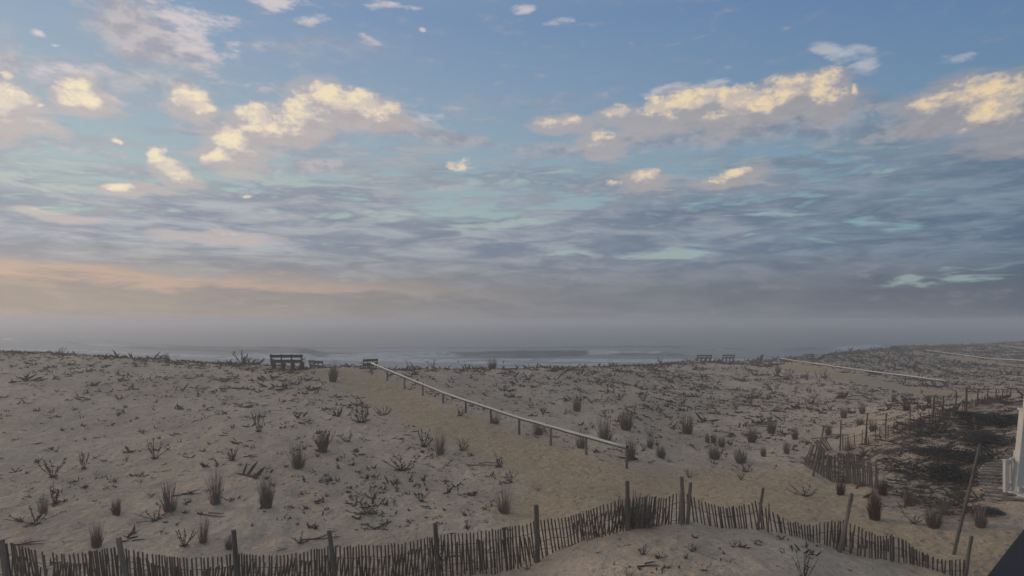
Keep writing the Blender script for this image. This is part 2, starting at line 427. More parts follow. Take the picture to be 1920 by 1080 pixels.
# ------------------------------------------------------------------ objects
def link(o, parent=None):
    COL.objects.link(o)
    if parent is not None: o.parent = parent
    return o
def tag(o, label=None, cat=None, group=None, kind=None):
    if label: o['label'] = label
    if cat: o['category'] = cat
    if group: o['group'] = group
    if kind: o['kind'] = kind
    return o
def empty(name, loc=(0, 0, 0), rz=0.0, label=None, cat=None, group=None):
    o = bpy.data.objects.new(name, None); o.location = loc; o.rotation_euler = (0, 0, rz)
    o.empty_display_size = 0.2
    link(o); return tag(o, label, cat, group)
def mesh_np(name, V, Fc, mat=None, smooth=False):
    me = bpy.data.meshes.new(name)
    V = np.asarray(V, np.float32); Fc = np.asarray(Fc, np.int32)
    me.vertices.add(len(V)); me.vertices.foreach_set('co', V.ravel())
    k = Fc.shape[1]
    me.loops.add(Fc.size); me.loops.foreach_set('vertex_index', Fc.ravel())
    me.polygons.add(len(Fc)); me.polygons.foreach_set('loop_start', np.arange(0, Fc.size, k, dtype=np.int32))
    me.polygons.foreach_set('use_smooth', np.full(len(Fc), smooth))
    me.update(calc_edges=True); me.validate()
    if mat: me.materials.append(mat)
    return me
def mesh_py(name, V, Fc, mat=None, smooth=False):
    me = bpy.data.meshes.new(name); me.from_pydata([tuple(v) for v in V], [], Fc); me.update()
    if smooth: me.polygons.foreach_set('use_smooth', [True] * len(me.polygons))
    if mat: me.materials.append(mat)
    return me
class MB:
    """collects boxes, bars and tubes for ONE mesh"""
    def __init__(s): s.V = []; s.F = []
    def box(s, c, size, rz=0.0, rx=0.0, ry=0.0):
        M = Matrix.Translation(c) @ Matrix.Rotation(rz, 4, 'Z') @ Matrix.Rotation(ry, 4, 'Y') @ Matrix.Rotation(rx, 4, 'X')
        b = len(s.V); hx, hy, hz = (q / 2 for q in size)
        for x in (-hx, hx):
            for y in (-hy, hy):
                for z in (-hz, hz): s.V.append(tuple(M @ Vector((x, y, z))))
        s.F += [(b, b+1, b+3, b+2), (b+4, b+6, b+7, b+5), (b, b+4, b+5, b+1), (b+2, b+3, b+7, b+6), (b, b+2, b+6, b+4), (b+1, b+5, b+7, b+3)]
        return s
    def tube(s, pts, rad, n=6, caps=True):
        pts = [Vector(p) for p in pts]
        if not hasattr(rad, '__len__'): rad = [rad] * len(pts)
        b = len(s.V); m = len(pts)
        for i, p in enumerate(pts):
            t = (pts[min(i + 1, m - 1)] - pts[max(i - 1, 0)]).normalized()
            a = t.orthogonal() if abs(t.z) > 0.9 else Vector((0, 0, 1)).cross(t)
            a.normalize(); c = t.cross(a)
            for k in range(n):
                th = 2 * math.pi * k / n
                s.V.append(tuple(p + (a * math.cos(th) + c * math.sin(th)) * rad[i]))
        for i in range(m - 1):
            for k in range(n):
                k2 = (k + 1) % n
                s.F.append((b + i*n + k, b + i*n + k2, b + (i+1)*n + k2, b + (i+1)*n + k))
        if caps:
            s.F.append(tuple(b + k for k in range(n))[::-1]); s.F.append(tuple(b + (m-1)*n + k for k in range(n)))
        return s
    def mesh(s, name, mat=None, smooth=False): return mesh_py(name, s.V, s.F, mat, smooth)
    def build(s, name, mat, parent=None, smooth=False):
        return link(bpy.data.objects.new(name, s.mesh(name, mat, smooth)), parent)

# ------------------------------------------------------------------ materials
def new_mat(name, rough=0.85, spec=0.3):
    m = bpy.data.materials.new(name); m.use_nodes = True
    T = NT(m.node_tree); b = T.n['Principled BSDF']
    b.inputs['Roughness'].default_value = rough
    b.inputs['Specular IOR Level'].default_value = spec
    tc = T.n.new('ShaderNodeTexCoord')
    return m, T, b, tc
def bump(T, b, h, dist=0.01, strength=1.0):
    n = T.n.new('ShaderNodeBump'); n.inputs['Distance'].default_value = dist; n.inputs['Strength'].default_value = strength
    T.put(n.inputs['Height'], h); T.l.new(n.outputs[0], b.inputs['Normal'])
def wood(name, c1, c2, rough=0.9, scale=14.0, axis=(1, 1, 0.12)):
    m, T, b, tc = new_mat(name, rough, 0.2)
    oi = T.n.new('ShaderNodeObjectInfo')
    v = T.v('ADD', T.v('MULTIPLY', tc.outputs['Object'], axis), T.v('MULTIPLY', T.xyz(oi.outputs['Random'], oi.outputs['Random'], oi.outputs['Random']), (31, 17, 0)))
    n = T.noise(v, scale, 4, 0.65)
    n2 = T.noise(v, scale * 5, 3, 0.6)
    f = T.m('ADD', T.m('MULTIPLY', n, 0.6), T.m('MULTIPLY', n2, 0.4))
    c = T.mix(T.ramp(f, 0.33, 0.67), c1, c2)
    k = T.m('MULTIPLY_ADD', oi.outputs['Random'], 0.5, 0.72)
    c = T.mix(1.0, c, T.xyz(k, k, k), 'MULTIPLY')
    T.put(b.inputs['Base Color'], c); bump(T, b, n2, 0.003)
    return m
M = {}
M['slat'] = wood('weathered_slat', (0.075, 0.055, 0.042), (0.185, 0.14, 0.11), scale=18)
M['slat_pale'] = wood('pale_slat', (0.13, 0.10, 0.075), (0.27, 0.22, 0.175), scale=18)
M['post'] = wood('round_post', (0.10, 0.078, 0.06), (0.21, 0.17, 0.135), scale=10)
M['table'] = wood('dark_table_wood', (0.045, 0.042, 0.040), (0.085, 0.078, 0.070), scale=8, axis=(0.12, 1, 1))
M['post_rail'] = wood('rail_post', (0.12, 0.095, 0.07), (0.24, 0.19, 0.14), scale=9)

def simple(name, col, rough=0.6, spec=0.4, var=0.25, scale=6.0):
    m, T, b, tc = new_mat(name, rough, spec)
    n = T.noise(tc.outputs['Object'], scale, 4, 0.6)
    c = T.mix(T.ramp(n, 0.3, 0.7), tuple(q * (1 - var) for q in col), col)
    T.put(b.inputs['Base Color'], c)
    return m
M['pipe'] = simple('white_pipe', (0.66, 0.63, 0.57), 0.45, 0.5, 0.12, 3.0)
M['rail_wood'] = wood('rail_board', (0.11, 0.085, 0.06), (0.20, 0.15, 0.11), scale=9)
M['paint'] = simple('white_paint', (0.58, 0.55, 0.49), 0.5, 0.4, 0.12, 5.0)
M['metal'] = simple('rusty_wire', (0.07, 0.05, 0.04), 0.6, 0.5, 0.3)
M['board'] = wood('walk_board', (0.22, 0.19, 0.155), (0.36, 0.31, 0.26), scale=8)
M['shirt'] = simple('white_shirt', (0.75, 0.74, 0.72), 0.9, 0.2, 0.1)
M['skin'] = simple('skin', (0.45, 0.27, 0.20), 0.6, 0.3, 0.1)
M['dark_cloth'] = simple('dark_cloth', (0.03, 0.03, 0.04), 0.9, 0.2, 0.2)

def plant_mat(name, c1, c2, rough=0.9, trans=0.0):
    m, T, b, tc = new_mat(name, rough, 0.15)
    oi = T.n.new('ShaderNodeObjectInfo')
    n = T.noise(tc.outputs['Object'], 9.0, 2, 0.6)
    f = T.m('ADD', T.m('MULTIPLY', T.ramp(n, 0.3, 0.7), 0.6), T.m('MULTIPLY', oi.outputs['Random'], 0.4))
    T.put(b.inputs['Base Color'], T.mix(f, c1, c2))
    return m
M['reed'] = plant_mat('dry_reed', (0.15, 0.115, 0.082), (0.27, 0.21, 0.155))
M['reed_brown'] = plant_mat('brown_reed', (0.085, 0.048, 0.028), (0.15, 0.09, 0.055))
M['stem'] = plant_mat('dark_stem', (0.055, 0.045, 0.034), (0.12, 0.095, 0.072))
M['leaf'] = plant_mat('withered_leaf', (0.046, 0.036, 0.022), (0.12, 0.092, 0.058))
M['cover'] = plant_mat('ground_cover', (0.052, 0.038, 0.024), (0.15, 0.11, 0.072))
M['bush'] = plant_mat('dark_bush', (0.034, 0.032, 0.022), (0.085, 0.070, 0.052))

# sand: colour and grain; the attribute 'path' marks the trodden, moister, browner sand, 'wet' the beach at the water
def sand_mat():
    m, T, b, tc = new_mat('sand', 0.95, 0.12)
    g = tc.outputs['Object']
    at = T.n.new('ShaderNodeAttribute'); at.attribute_name = 'path'
    aw = T.n.new('ShaderNodeAttribute'); aw.attribute_name = 'litter'
    big = T.noise(g, 0.22, 4, 0.6)
    mid = T.noise(g, 1.9, 5, 0.65)
    fine = T.noise(g, 14.0, 4, 0.7)
    c = T.mix(T.ramp(big, 0.35, 0.65), (0.51, 0.385, 0.270), (0.635, 0.485, 0.345))
    pc = T.mix(T.ramp(mid, 0.3, 0.7), (0.475, 0.343, 0.208), (0.56, 0.407, 0.25))
    c = T.mix(at.outputs['Fac'], c, pc)
    # bits of debris and darker grains
    spk = T.ramp(fine, 0.56, 0.70)
    lit = T.m('MULTIPLY', spk, T.m('MULTIPLY_ADD', aw.outputs['Fac'], 0.45, 0.42))
    c = T.mix(lit, c, (0.12, 0.095, 0.075))
    k = T.ramp(T.noise(g, 5.0, 5, 0.7), 0.3, 0.7, 0.84, 1.08)
    c = T.mix(1.0, c, T.xyz(k, k, k), 'MULTIPLY')
    # crumbs of dead leaf, thin on the paths
    cr = T.m('MULTIPLY', T.ramp(T.noise(g, 8.5, 3, 0.75), 0.635, 0.70), T.m('SUBTRACT', 0.75, T.m('MULTIPLY', at.outputs['Fac'], 0.65)))
    c = T.mix(cr, c, (0.10, 0.075, 0.05))
    c = T.mix(T.m('MULTIPLY', T.ramp(T.noise(T.v('MULTIPLY', g, (1, 2.2, 1)), 1.3, 6, 0.72), 0.40, 0.60), T.m('MULTIPLY', aw.outputs['Fac'], 0.9)), c, (0.075, 0.06, 0.047))
    T.put(b.inputs['Base Color'], c)
    h = T.m('ADD', T.m('MULTIPLY', mid, 0.9), T.m('ADD', T.m('MULTIPLY', T.noise(g, 6.0, 4, 0.6), 0.45), T.m('MULTIPLY', fine, 0.12)))
    # old footprints
    fp = T.ramp(T.voro(T.v('MULTIPLY', g, (1, 1, 0.2)), 2.6), 0.0, 0.34)
    h = T.m('ADD', h, T.m('MULTIPLY', fp, 0.35))
    bump(T, b, h, 0.20, 1.0)
    return m
M['sand'] = sand_mat()

# ================================================================== the setting: ground and paths
def litter_f(X, Y):
    """how much dead plant litter lies on the sand (0..1); the sheltered back slope on the right is matted with it"""
    X = np.asarray(X, float); Y = np.asarray(Y, float)
    a = sstep(in_poly(X, Y, SLOPE), -1.2, 1.5)
    b = sstep(Y, 36, 80) * sstep(X / np.maximum(Y, 1), 0.3, 0.7) * 0.55
    return np.clip(np.maximum(a, b) * (1 - pathmask(X, Y)), 0, 1)
SLOPE = poly_xy([(1500,868),(1600,840),(1700,792),(1800,766),(1915,744),(1990,744),(1990,860),(1900,868),(1830,905),(1860,960),(1780,985),(1680,955),(1650,900),(1560,890)])
SHRUB = poly_xy([(1740,830),(1800,790),(1880,765),(1960,760),(1960,860),(1880,868),(1830,905),(1770,890),(1745,860)])

def build_ground():
    nu, nl = 820, 640
    u = np.sinh(np.linspace(-1.35, 1.35, nu)) / math.sinh(1.35) * 1.25
    u = np.linspace(-1.25, 1.25, nu) * 0.8 + u * 0.2
    y = np.exp(np.linspace(math.log(3.0), math.log(420.0), nl))
    U, Y = np.meshgrid(u, y); X = U * Y
    Z = ground_z(X, Y)
    pm = pathmask(X, Y); lt = litter_f(X, Y)
    V = np.stack([X, Y, Z], -1).reshape(-1, 3)
    i = np.arange(nl - 1)[:, None] * nu + np.arange(nu - 1)[None, :]
    Q = np.stack([i, i + 1, i + nu + 1, i + nu], -1).reshape(-1, 4)
    pf = (pm[:-1, :-1] + pm[1:, :-1] + pm[:-1, 1:] + pm[1:, 1:]).reshape(-1) / 4
    # keep the finest distances only where they are seen; beyond the surf one coarse sheet is enough
    def part(name, sel, label_kind='structure'):
        q = Q[sel]; used = np.unique(q); remap = np.full(len(V), -1); remap[used] = np.arange(len(used))
        me = mesh_np(name, V[used], remap[q], M['sand'], True)
        for nm, arr in (('path', pm), ('litter', lt)):
            a = me.attributes.new(nm, 'FLOAT', 'POINT'); a.data.foreach_set('value', arr.reshape(-1)[used].astype(np.float32))
        return tag(link(bpy.data.objects.new(name, me)), kind=label_kind)
    part('ground', pf < 0.5)
    part('path', pf >= 0.5)
    # the ground under and behind the camera
    zz = float(base_z(0, 3.0))
    xs = np.linspace(-3.75, 3.75, 2)
    b = MB(); b.V = [(-60, -60, zz - 0.3), (60, -60, zz - 0.3), (60, 3.0, zz - 0.3), (-60, 3.0, zz - 0.3)]; b.F = [(0, 1, 2, 3)]
    o = b.build('ground_behind', M['sand']); tag(o, kind='structure')
build_ground()

# ------------------------------------------------------------------ sea
SEA = -3.0
WAVES = [  # crest line seen from the camera: (column, row)..., height m, half width m, broken 0..1, foam columns
  dict(l=[(-200,612),(0,622),(130,633),(260,642),(420,652)], h=1.1, w=7, foam=None),
  dict(l=[(-100,628),(60,638),(150,643),(300,648),(470,655),(620,662)], h=1.0, w=5, foam=(150,262)),
  dict(l=[(200,648),(320,652),(480,657),(560,660),(640,661),(700,664)], h=1.0, w=4, foam=None),
  dict(l=[(420,664),(560,667),(640,665),(760,664),(840,663),(880,664),(980,665),(1060,662),(1090,661),(1200,661),(1330,664)], h=0.95, w=3.2, foam=(600,850)),
  dict(l=[(860,668),(1000,666),(1090,662),(1200,660),(1290,664)], h=0.8, w=3.0, foam=(1085,1230)),
  dict(l=[(-50,652),(200,658),(420,668),(620,671),(760,673),(960,674),(1200,674),(1420,672)], h=0.45, w=2.4, foam=(-50,1420)),
  dict(l=[(500,652),(800,650),(1000,651),(1180,649),(1330,650)], h=0.55, w=5, foam=None),
  dict(l=[(1300,655),(1360,652),(1420,654)], h=0.6, w=4, foam=(1335,1370)),
  dict(l=[(1440,655),(1560,651),(1650,648),(1760,646)], h=0.7, w=5, foam=(1555,1650)),
]
def build_sea():
    nu, ny = 640, 560
    u = np.linspace(-1.3, 1.3, nu)
    y = np.concatenate([np.linspace(80, 260, 380, endpoint=False), np.exp(np.linspace(math.log(260), math.log(5200), ny - 380))])
    U, Y = np.meshgrid(u, y); X = U * Y
    Z = np.full(X.shape, SEA)
    Z += 0.16 * fbm(X / 30, Y / 9, 5, 3) * (1 - sstep(Y, 500, 2500)) + 0.10 * fbm(X / 5, Y / 2.2, 9, 2) * (1 - sstep(Y, 150, 400))
    foam = np.zeros(X.shape)
    nse = fbm(X / 7, Y / 2.6, 31, 4)
    for k, w in enumerate(WAVES):
        cu = np.array([(p[0] - 960) / F for p in w['l']])
        cd = np.array([(CAMH - SEA - w['h'] * 0.6) * F / (p[1] - HOR) for p in w['l']])
        dk = np.interp(u, cu, cd)[None, :] + 2.0 * vnoise(X / 14, np.full(X.shape, k * 3.7), 40 + k)
        amp = sstep(U, cu[0], cu[0] + 0.05) * (1 - sstep(U, cu[-1] - 0.05, cu[-1]))
        amp = amp * (0.75 + 0.8 * vnoise(X / 22, np.full(X.shape, k * 1.3), 60 + k))
        s = Y - dk
        prof = np.where(s < 0, np.exp(-(s / (w['w'] * 0.45)) ** 2), np.exp(-(s / (w['w'] * 1.3)) ** 2))
        Z += w['h'] * amp * prof
        if w['foam']:
            f0, f1 = ((c - 960) / F for c in w['foam'])
            inm = sstep(U, f0 - 0.02, f0 + 0.03) * (1 - sstep(U, f1 - 0.03, f1 + 0.04))
            run = 5.5 if w['w'] < 3.1 else 7.5
            f = np.where(s < 0, np.exp(-(s / run) ** 2), np.exp(-(s / 1.2) ** 2)) * inm
            foam = np.maximum(foam, sstep(f + 0.75 * nse, 0.35, 0.85))
        else:
            f = np.exp(-((s + 0.5) / 1.2) ** 2) * amp
            foam = np.maximum(foam, 0.35 * sstep(f + 0.9 * nse, 0.7, 1.2))
    wash = (1 - sstep(Y, 112, 138)) * 0.85
    foam = np.maximum(foam, sstep(wash + 0.9 * nse, 0.45, 1.0) * 0.9)
    foam = np.maximum(foam, 0.25 * sstep(fbm(X / 18, Y / 4, 91, 3), 0.28, 0.5) * (1 - sstep(Y, 170, 260)))
    V = np.stack([X, Y, Z], -1).reshape(-1, 3)
    i = np.arange(len(y) - 1)[:, None] * nu + np.arange(nu - 1)[None, :]
    Q = np.stack([i, i + 1, i + nu + 1, i + nu], -1).reshape(-1, 4)
    m, T, b, tc = new_mat('sea_water', 0.22, 0.5)
    at = T.n.new('ShaderNodeAttribute'); at.attribute_name = 'foam'
    g = tc.outputs['Object']
    br = T.noise(T.v('MULTIPLY', g, (0.5, 1.2, 1)), 1.1, 4, 0.65)
    fo = T.m('MULTIPLY', at.outputs['Fac'], T.ramp(br, 0.25, 0.6, 0.45, 1.0))
    T.put(b.inputs['Base Color'], T.mix(fo, (0.045, 0.058, 0.055), (0.62, 0.62, 0.60)))
    T.put(b.inputs['Roughness'], T.ramp(fo, 0.0, 0.6, 0.28, 0.9))
    bump(T, b, T.m('ADD', br, T.m('MULTIPLY', T.noise(g, 0.25, 3, 0.6), 2.0)), 0.30, 0.8)
    me = mesh_np('sea', V, Q, m, True)
    a = me.attributes.new('foam', 'FLOAT', 'POINT'); a.data.foreach_set('value', foam.reshape(-1).astype(np.float32))
    tag(link(bpy.data.objects.new('sea', me)), kind='structure')
build_sea()

# ------------------------------------------------------------------ haze over the water
def build_haze():
    b = MB(); top = 6.3
    x0, x1, y0, y1, z0 = -7200, 7200, -70, 5300, -8.0
    b.box(((x0 + x1) / 2, (y0 + y1) / 2, (z0 + top) / 2), (x1 - x0, y1 - y0, top - z0))
    m = bpy.data.materials.new('haze'); m.use_nodes = True
    n = m.node_tree.nodes; n.remove(n['Principled BSDF'])
    v = n.new('ShaderNodeVolumePrincipled')
    v.inputs['Color'].default_value = (0.88, 0.905, 0.94, 1)
    v.inputs['Density'].default_value = 0.0031
    v.inputs['Anisotropy'].default_value = 0.3
    m.node_tree.links.new(v.outputs[0], n['Material Output'].inputs['Volume'])
    o = b.build('haze', m); tag(o, kind='stuff'); o['label'] = 'thin sea haze lying over the dunes and water'
build_haze()

# ================================================================== built things
def child(root, name, me, world, rot=(0, 0, 0), scale=None, parent=None):
    """a part with its place given in world metres; root is an unrotated Empty"""
    o = bpy.data.objects.new(name, me)
    base = root.location if parent is None else root.location + parent.location
    o.location = Vector(world) - base
    o.rotation_euler = rot
    if scale: o.scale = scale
    return link(o, parent or root)

# ------------------------------------------------------------------ handrails: white pipe on short posts
def handrail(label, tops, post_h, n_posts, group, pipe_r=0.045, post_r=0.05, skip=()):
    """tops: list of world points along the pipe"""
    pts = [Vector(p) for p in tops]
    seg = [0]
    for a, b in zip(pts, pts[1:]): seg.append(seg[-1] + (b - a).length)
    def at(s):
        for k in range(len(pts) - 1):
            if s <= seg[k + 1] + 1e-6:
                return pts[k].lerp(pts[k + 1], (s - seg[k]) / (seg[k + 1] - seg[k]))
        return pts[-1]
    g0 = float(ground_z(pts[0].x, pts[0].y))
    root = empty('handrail', (pts[0].x, pts[0].y, g0), 0, label, 'handrail', group)
    mb = MB(); fine = [at(seg[-1] * i / (n_posts * 3)) for i in range(n_posts * 3 + 1)]
    fine = [p + Vector((rng.uniform(-1, 1) * 0.012, 0, rng.uniform(-1, 1) * 0.010)) for p in fine]
    mb.tube([p - root.location for p in fine], pipe_r, 8)
    link(bpy.data.objects.new('rail', mb.mesh('rail', M['pipe'], True)), root)
    wb = MB(); wb.tube([p - root.location + Vector((0, 0, -pipe_r * 1.35)) for p in fine], pipe_r * 0.75, 4)
    link(bpy.data.objects.new('under_rail', wb.mesh('under_rail', M['rail_wood'])), root)
    pm = MB().tube([(0, 0, -0.35), (0, 0, 0.5), (0, 0, 1.0)], [post_r * 1.03, post_r, post_r * 0.94], 9).mesh('post', M['post_rail'], False)
    for k in range(n_posts):
        if k in skip: continue
        p = at(seg[-1] * k / (n_posts - 1))
        gz = float(ground_z(p.x, p.y))
        h = max(p.z - pipe_r - gz, 0.15)
        child(root, 'post', pm, (p.x, p.y, gz), (rng.uniform(-.03, .03), rng.uniform(-.03, .03), rng.uniform(0, 3)), (1, 1, h - 0.01))
    if pipe_r > 0.04:
        cap = MB().tube([(0, 0, 0), (0.03, 0, 0)], 0.052, 8).mesh('end_cap', M['dark_cloth'])
        e = (pts[0] - pts[1]).normalized()
        child(root, 'end_cap', cap, pts[0], (0, 0, math.atan2(e.y, e.x)))
    return root
def rail_points(bases, hs):
    out = []
    for (px, py, d), h in zip(bases, hs):
        out.append(P(px, py, d))
    return out
RG = 'white pipe handrails along the dune paths'
handrail('long white pipe handrail on ten posts along the right side of the main sandy path',
         [P(1175, 838, 22.0), P(976, 783.5, 26.5), P(834, 737, 31.0), P(697, 681, 37.2)], 0.75, 11, RG)
handrail('white pipe handrail crossing the right dune beside the second narrow path, middle distance',
         [P(1777, 714, 47.0), P(1650, 698, 54.0), P(1560, 686, 61), P(1465, 672, 70.0)], 0.8, 12, RG, 0.045, 0.05)
handrail('far white handrail high on the right dune, running off the right edge of the photo',
         [P(1990, 677, 66.0), P(1920, 676, 70), P(1850, 671.5, 80.0), P(1735, 656, 104.0)], 0.8, 8, RG, 0.046, 0.05)
handrail('farthest and shortest white handrail near the crest at the right edge of the photo',
         [P(1980, 656, 100.0), P(1920, 652, 108), P(1875, 648, 120.0)], 0.8, 4, RG, 0.05, 0.05)

# ------------------------------------------------------------------ sand fences
TOPS = [(-20,1012),(0,1016),(28,1021),(60,1031),(90,1040),(150,1037),(190,1030),(215,1026),(250,1033),(300,1042),(350,1046),(400,1044),(440,1037),(480,1041),(520,1042),
        (560,1037),(600,1028),(625,1023),(700,1022),(730,1022),(770,1015),(800,1008),(822,1002),(850,1001),(900,997),(940,991),(965,986),(990,982),(1007,976),(1050,971),
        (1080,965),(1110,954),(1140,943),(1165,937),(1190,934),(1210,930),(1235,932),(1250,933),(1265,925),(1282,922),(1300,933),(1330,945),(1362,952),(1390,949),(1420,939),
        (1440,955),(1460,968),(1480,977),(1510,985),(1535,982),(1560,977),(1582,977),(1600,983),(1640,1003),(1670,1005),(1690,1010),(1720,1035),(1750,1045),(1780,1050),(1815,1048)]
DF = [(-20,12.6),(440,12.6),(620,12.7),(820,13.45),(1005,14.3),(1100,14.65),(1175,15.0),(1275,15.3),(1425,15.5),(1500,15.35),(1580,15.0),(1700,14.5),(1815,13.6)]
LEAN = [(-20,-10),(200,-6),(400,-3),(600,-1.5),(800,-3),(960,-3),(1010,-8),(1100,-7),(1170,-3),(1220,7),(1268,2),(1290,-2),(1300,-8),(1400,-9),(1440,-4),(1446,-12),(1500,-7),(1560,4),(1600,6),(1650,0),(1720,-2),(1815,2)]
def ip(tab, x): return float(np.interp(x, [t[0] for t in tab], [t[1] for t in tab]))

def slat_mesh(w, L, mat, name='slat'):
    """a split lath: slightly bowed, tapering, with a worn top"""
    V = []; Fc = []
    t = 0.009
    bow = rng.uniform(-0.008, 0.008)
    lev = [(0, 1.0, 0), (0.5, 0.96, bow), (0.985, 0.93, 0), (1.0, 0.72, 0)]
    for f, ww, o in lev:
        for x, y in ((-1, -1), (1, -1), (1, 1), (-1, 1)):
            V.append((x * w / 2 * ww + o, y * t / 2, f * L + (x * 0.006 if f == 1.0 else 0)))
    for k in range(3):
        for i in range(4):
            j = (i + 1) % 4
            Fc.append((4*k + i, 4*k + j, 4*k + 4 + j, 4*k + 4 + i))
    Fc += [(3, 2, 1, 0), (12, 13, 14, 15)]
    return mesh_py(name, V, Fc, mat)
SL = 1.18
slats = [slat_mesh(w, SL, M['slat']) for w in (0.033, 0.036, 0.038, 0.035, 0.031)]
def wire(root, pts, name='wire', r=0.0065):
    mb = MB().tube([Vector(p) - root.location for p in pts], r, 4, False)
    return link(bpy.data.objects.new(name, mb.mesh(name, M['metal'])), root)

def run_fence(px0, px1, label, group, doff, droop, leanf, spacing, meshes, jitter, wob=0.0, length=SL, gapf=None):
    x, y = [P(px0, 1000, ip(DF, px0) + doff)[i] for i in (0, 1)]
    root = empty('sand_fence', (x, y, float(ground_z(x, y))), 0, label, 'fence', group)
    px = px0; w1 = []; w2 = []; n = 0
    while px < px1:
        d = ip(DF, px) + doff + wob * math.sin(px * 0.045 + doff * 9)
        top = P(px, ip(TOPS, px) + droop(px), d)
        lean = math.radians(leanf(px) + rng.gauss(0, jitter))
        top.z += rng.gauss(0, 0.012)
        tilt = rng.gauss(0, 0.03)
        base = top - Vector((math.sin(lean) * length, math.sin(tilt) * length, math.cos(lean) * length))
        if gapf is None or gapf(px):
            child(root, 'slat', meshes[n % len(meshes)], base, (-tilt, lean, rng.uniform(-0.25, 0.25)))
        w1.append(base.lerp(top, 0.80) + Vector((0, -0.008, 0))); w2.append(base.lerp(top, 0.45) + Vector((0, -0.008, 0)))
        n += 1
        # step along the fence line
        d2 = ip(DF, px + 4) + doff
        stepm = math.hypot((px + 4 - 960) / F * d2 - (px - 960) / F * d, d2 - d) / 4
        px += spacing / max(stepm, 1e-3) * rng.uniform(0.92, 1.08)
    wire(root, w1); wire(root, w2)
    return root
FG = 'slatted wooden sand fences across the foreground'
fence1 = run_fence(-14, 1812, 'long weathered slatted sand fence with round posts across the whole foreground', FG, 0.0,
                   lambda p: 0, lambda p: ip(LEAN, p), 0.085, slats, 1.0, 0.04)
LEAN2 = [(-20,4),(130,5),(300,-10),(420,8),(520,9),(640,8),(800,7),(950,-9),(1060,-10),(1100,9),(1260,10)]
fence2 = run_fence(24, 1262, 'lower sagging layer of old sand fence slumped behind the long front fence', FG, 0.24,
                   lambda p: 17 + 6 * math.sin(p * 0.021) + 3 * math.sin(p * 0.09), lambda p: ip(LEAN2, p), 0.115, slats[::-1], 1.4, 0.05,
                   gapf=lambda p: not (1000 < p < 1068))
pale = [slat_mesh(w, SL, M['slat_pale']) for w in (0.036, 0.040)]
fence3 = run_fence(1560, 1770, 'short paler run of sand fence doubled behind the front fence, right of the slanting post', FG, 0.35,
                   lambda p: 6 + 10 * math.sin((p - 1560) * 0.03), lambda p: -3, 0.10, pale + slats[:1], 2.2, 0.05)

def post_mesh(L, r=0.055, mat='post'):
    r *= 0.88
    pts = [(rng.uniform(-.012, .012) if 0 < k < 4 else 0, rng.uniform(-.012, .012) if 0 < k < 4 else 0, L * k / 4) for k in range(5)]
    return MB().tube(pts, [r * 1.06, r * 1.02, r, r * 0.97, r * 0.93], 9).mesh('post', M[mat], False)
def fence_post(root, px, py, bx, by, d, r=0.055, mat='post', label=None):
    top = P(px, py, d - 0.07); b = P(bx, by, d - 0.07)
    v = top - b; L = v.length + 0.5
    v.normalize(); b = top - v * L
    o = child(root, 'post', post_mesh(L, r, mat), b, v.to_track_quat('Z', 'Y').to_euler())
    if label: o['label'] = label
    return o
for px, py, bx, by, r in [(3,1012,14,1100,.06),(222,1008,240,1100,.062),(438,994,448,1110,.056),(617,995,634,1110,.056),(816,981,823,1090,.058),(1005,947,1007,1050,.066),
                          (1176,902,1178,998,.058),(1278,894,1279,985,.058),(1295,905,1288,984,.052),(1431,915,1419,1003,.040),(1442,944,1441,990,.02),
                          (1672,1001,1674,1065,.022),(1822,1005,1808,1090,.042)]:
    fence_post(fence1, px, py, bx, by, ip(DF, px), r)
fence_post(fence1, 1597, 925, 1570, 1050, 15.0, .052, label='strongly leaning round post with a snapped stub')
sb = MB().tube([(0, 0, 0), (0.10, 0, 0.10)], [0.02, 0.012], 5).mesh('stub', M['post'])
child(fence1, 'stub', sb, P(1592, 945, 14.9))

# loose leaning pole behind the fence
g = ground(1788, 1040)
top = P(1838, 832, g[1] + 0.2)
v = top - Vector(g); L = v.length + 0.4; v.normalize()
o = bpy.data.objects.new('leaning_pole', post_mesh(L, 0.040)); o.location = top - v * L; o.rotation_euler = v.to_track_quat('Z', 'Y').to_euler()
link(o); tag(o, 'tall thin pole leaning far right over the sand near the house corner', 'pole')
g2 = ground(1700, 960)

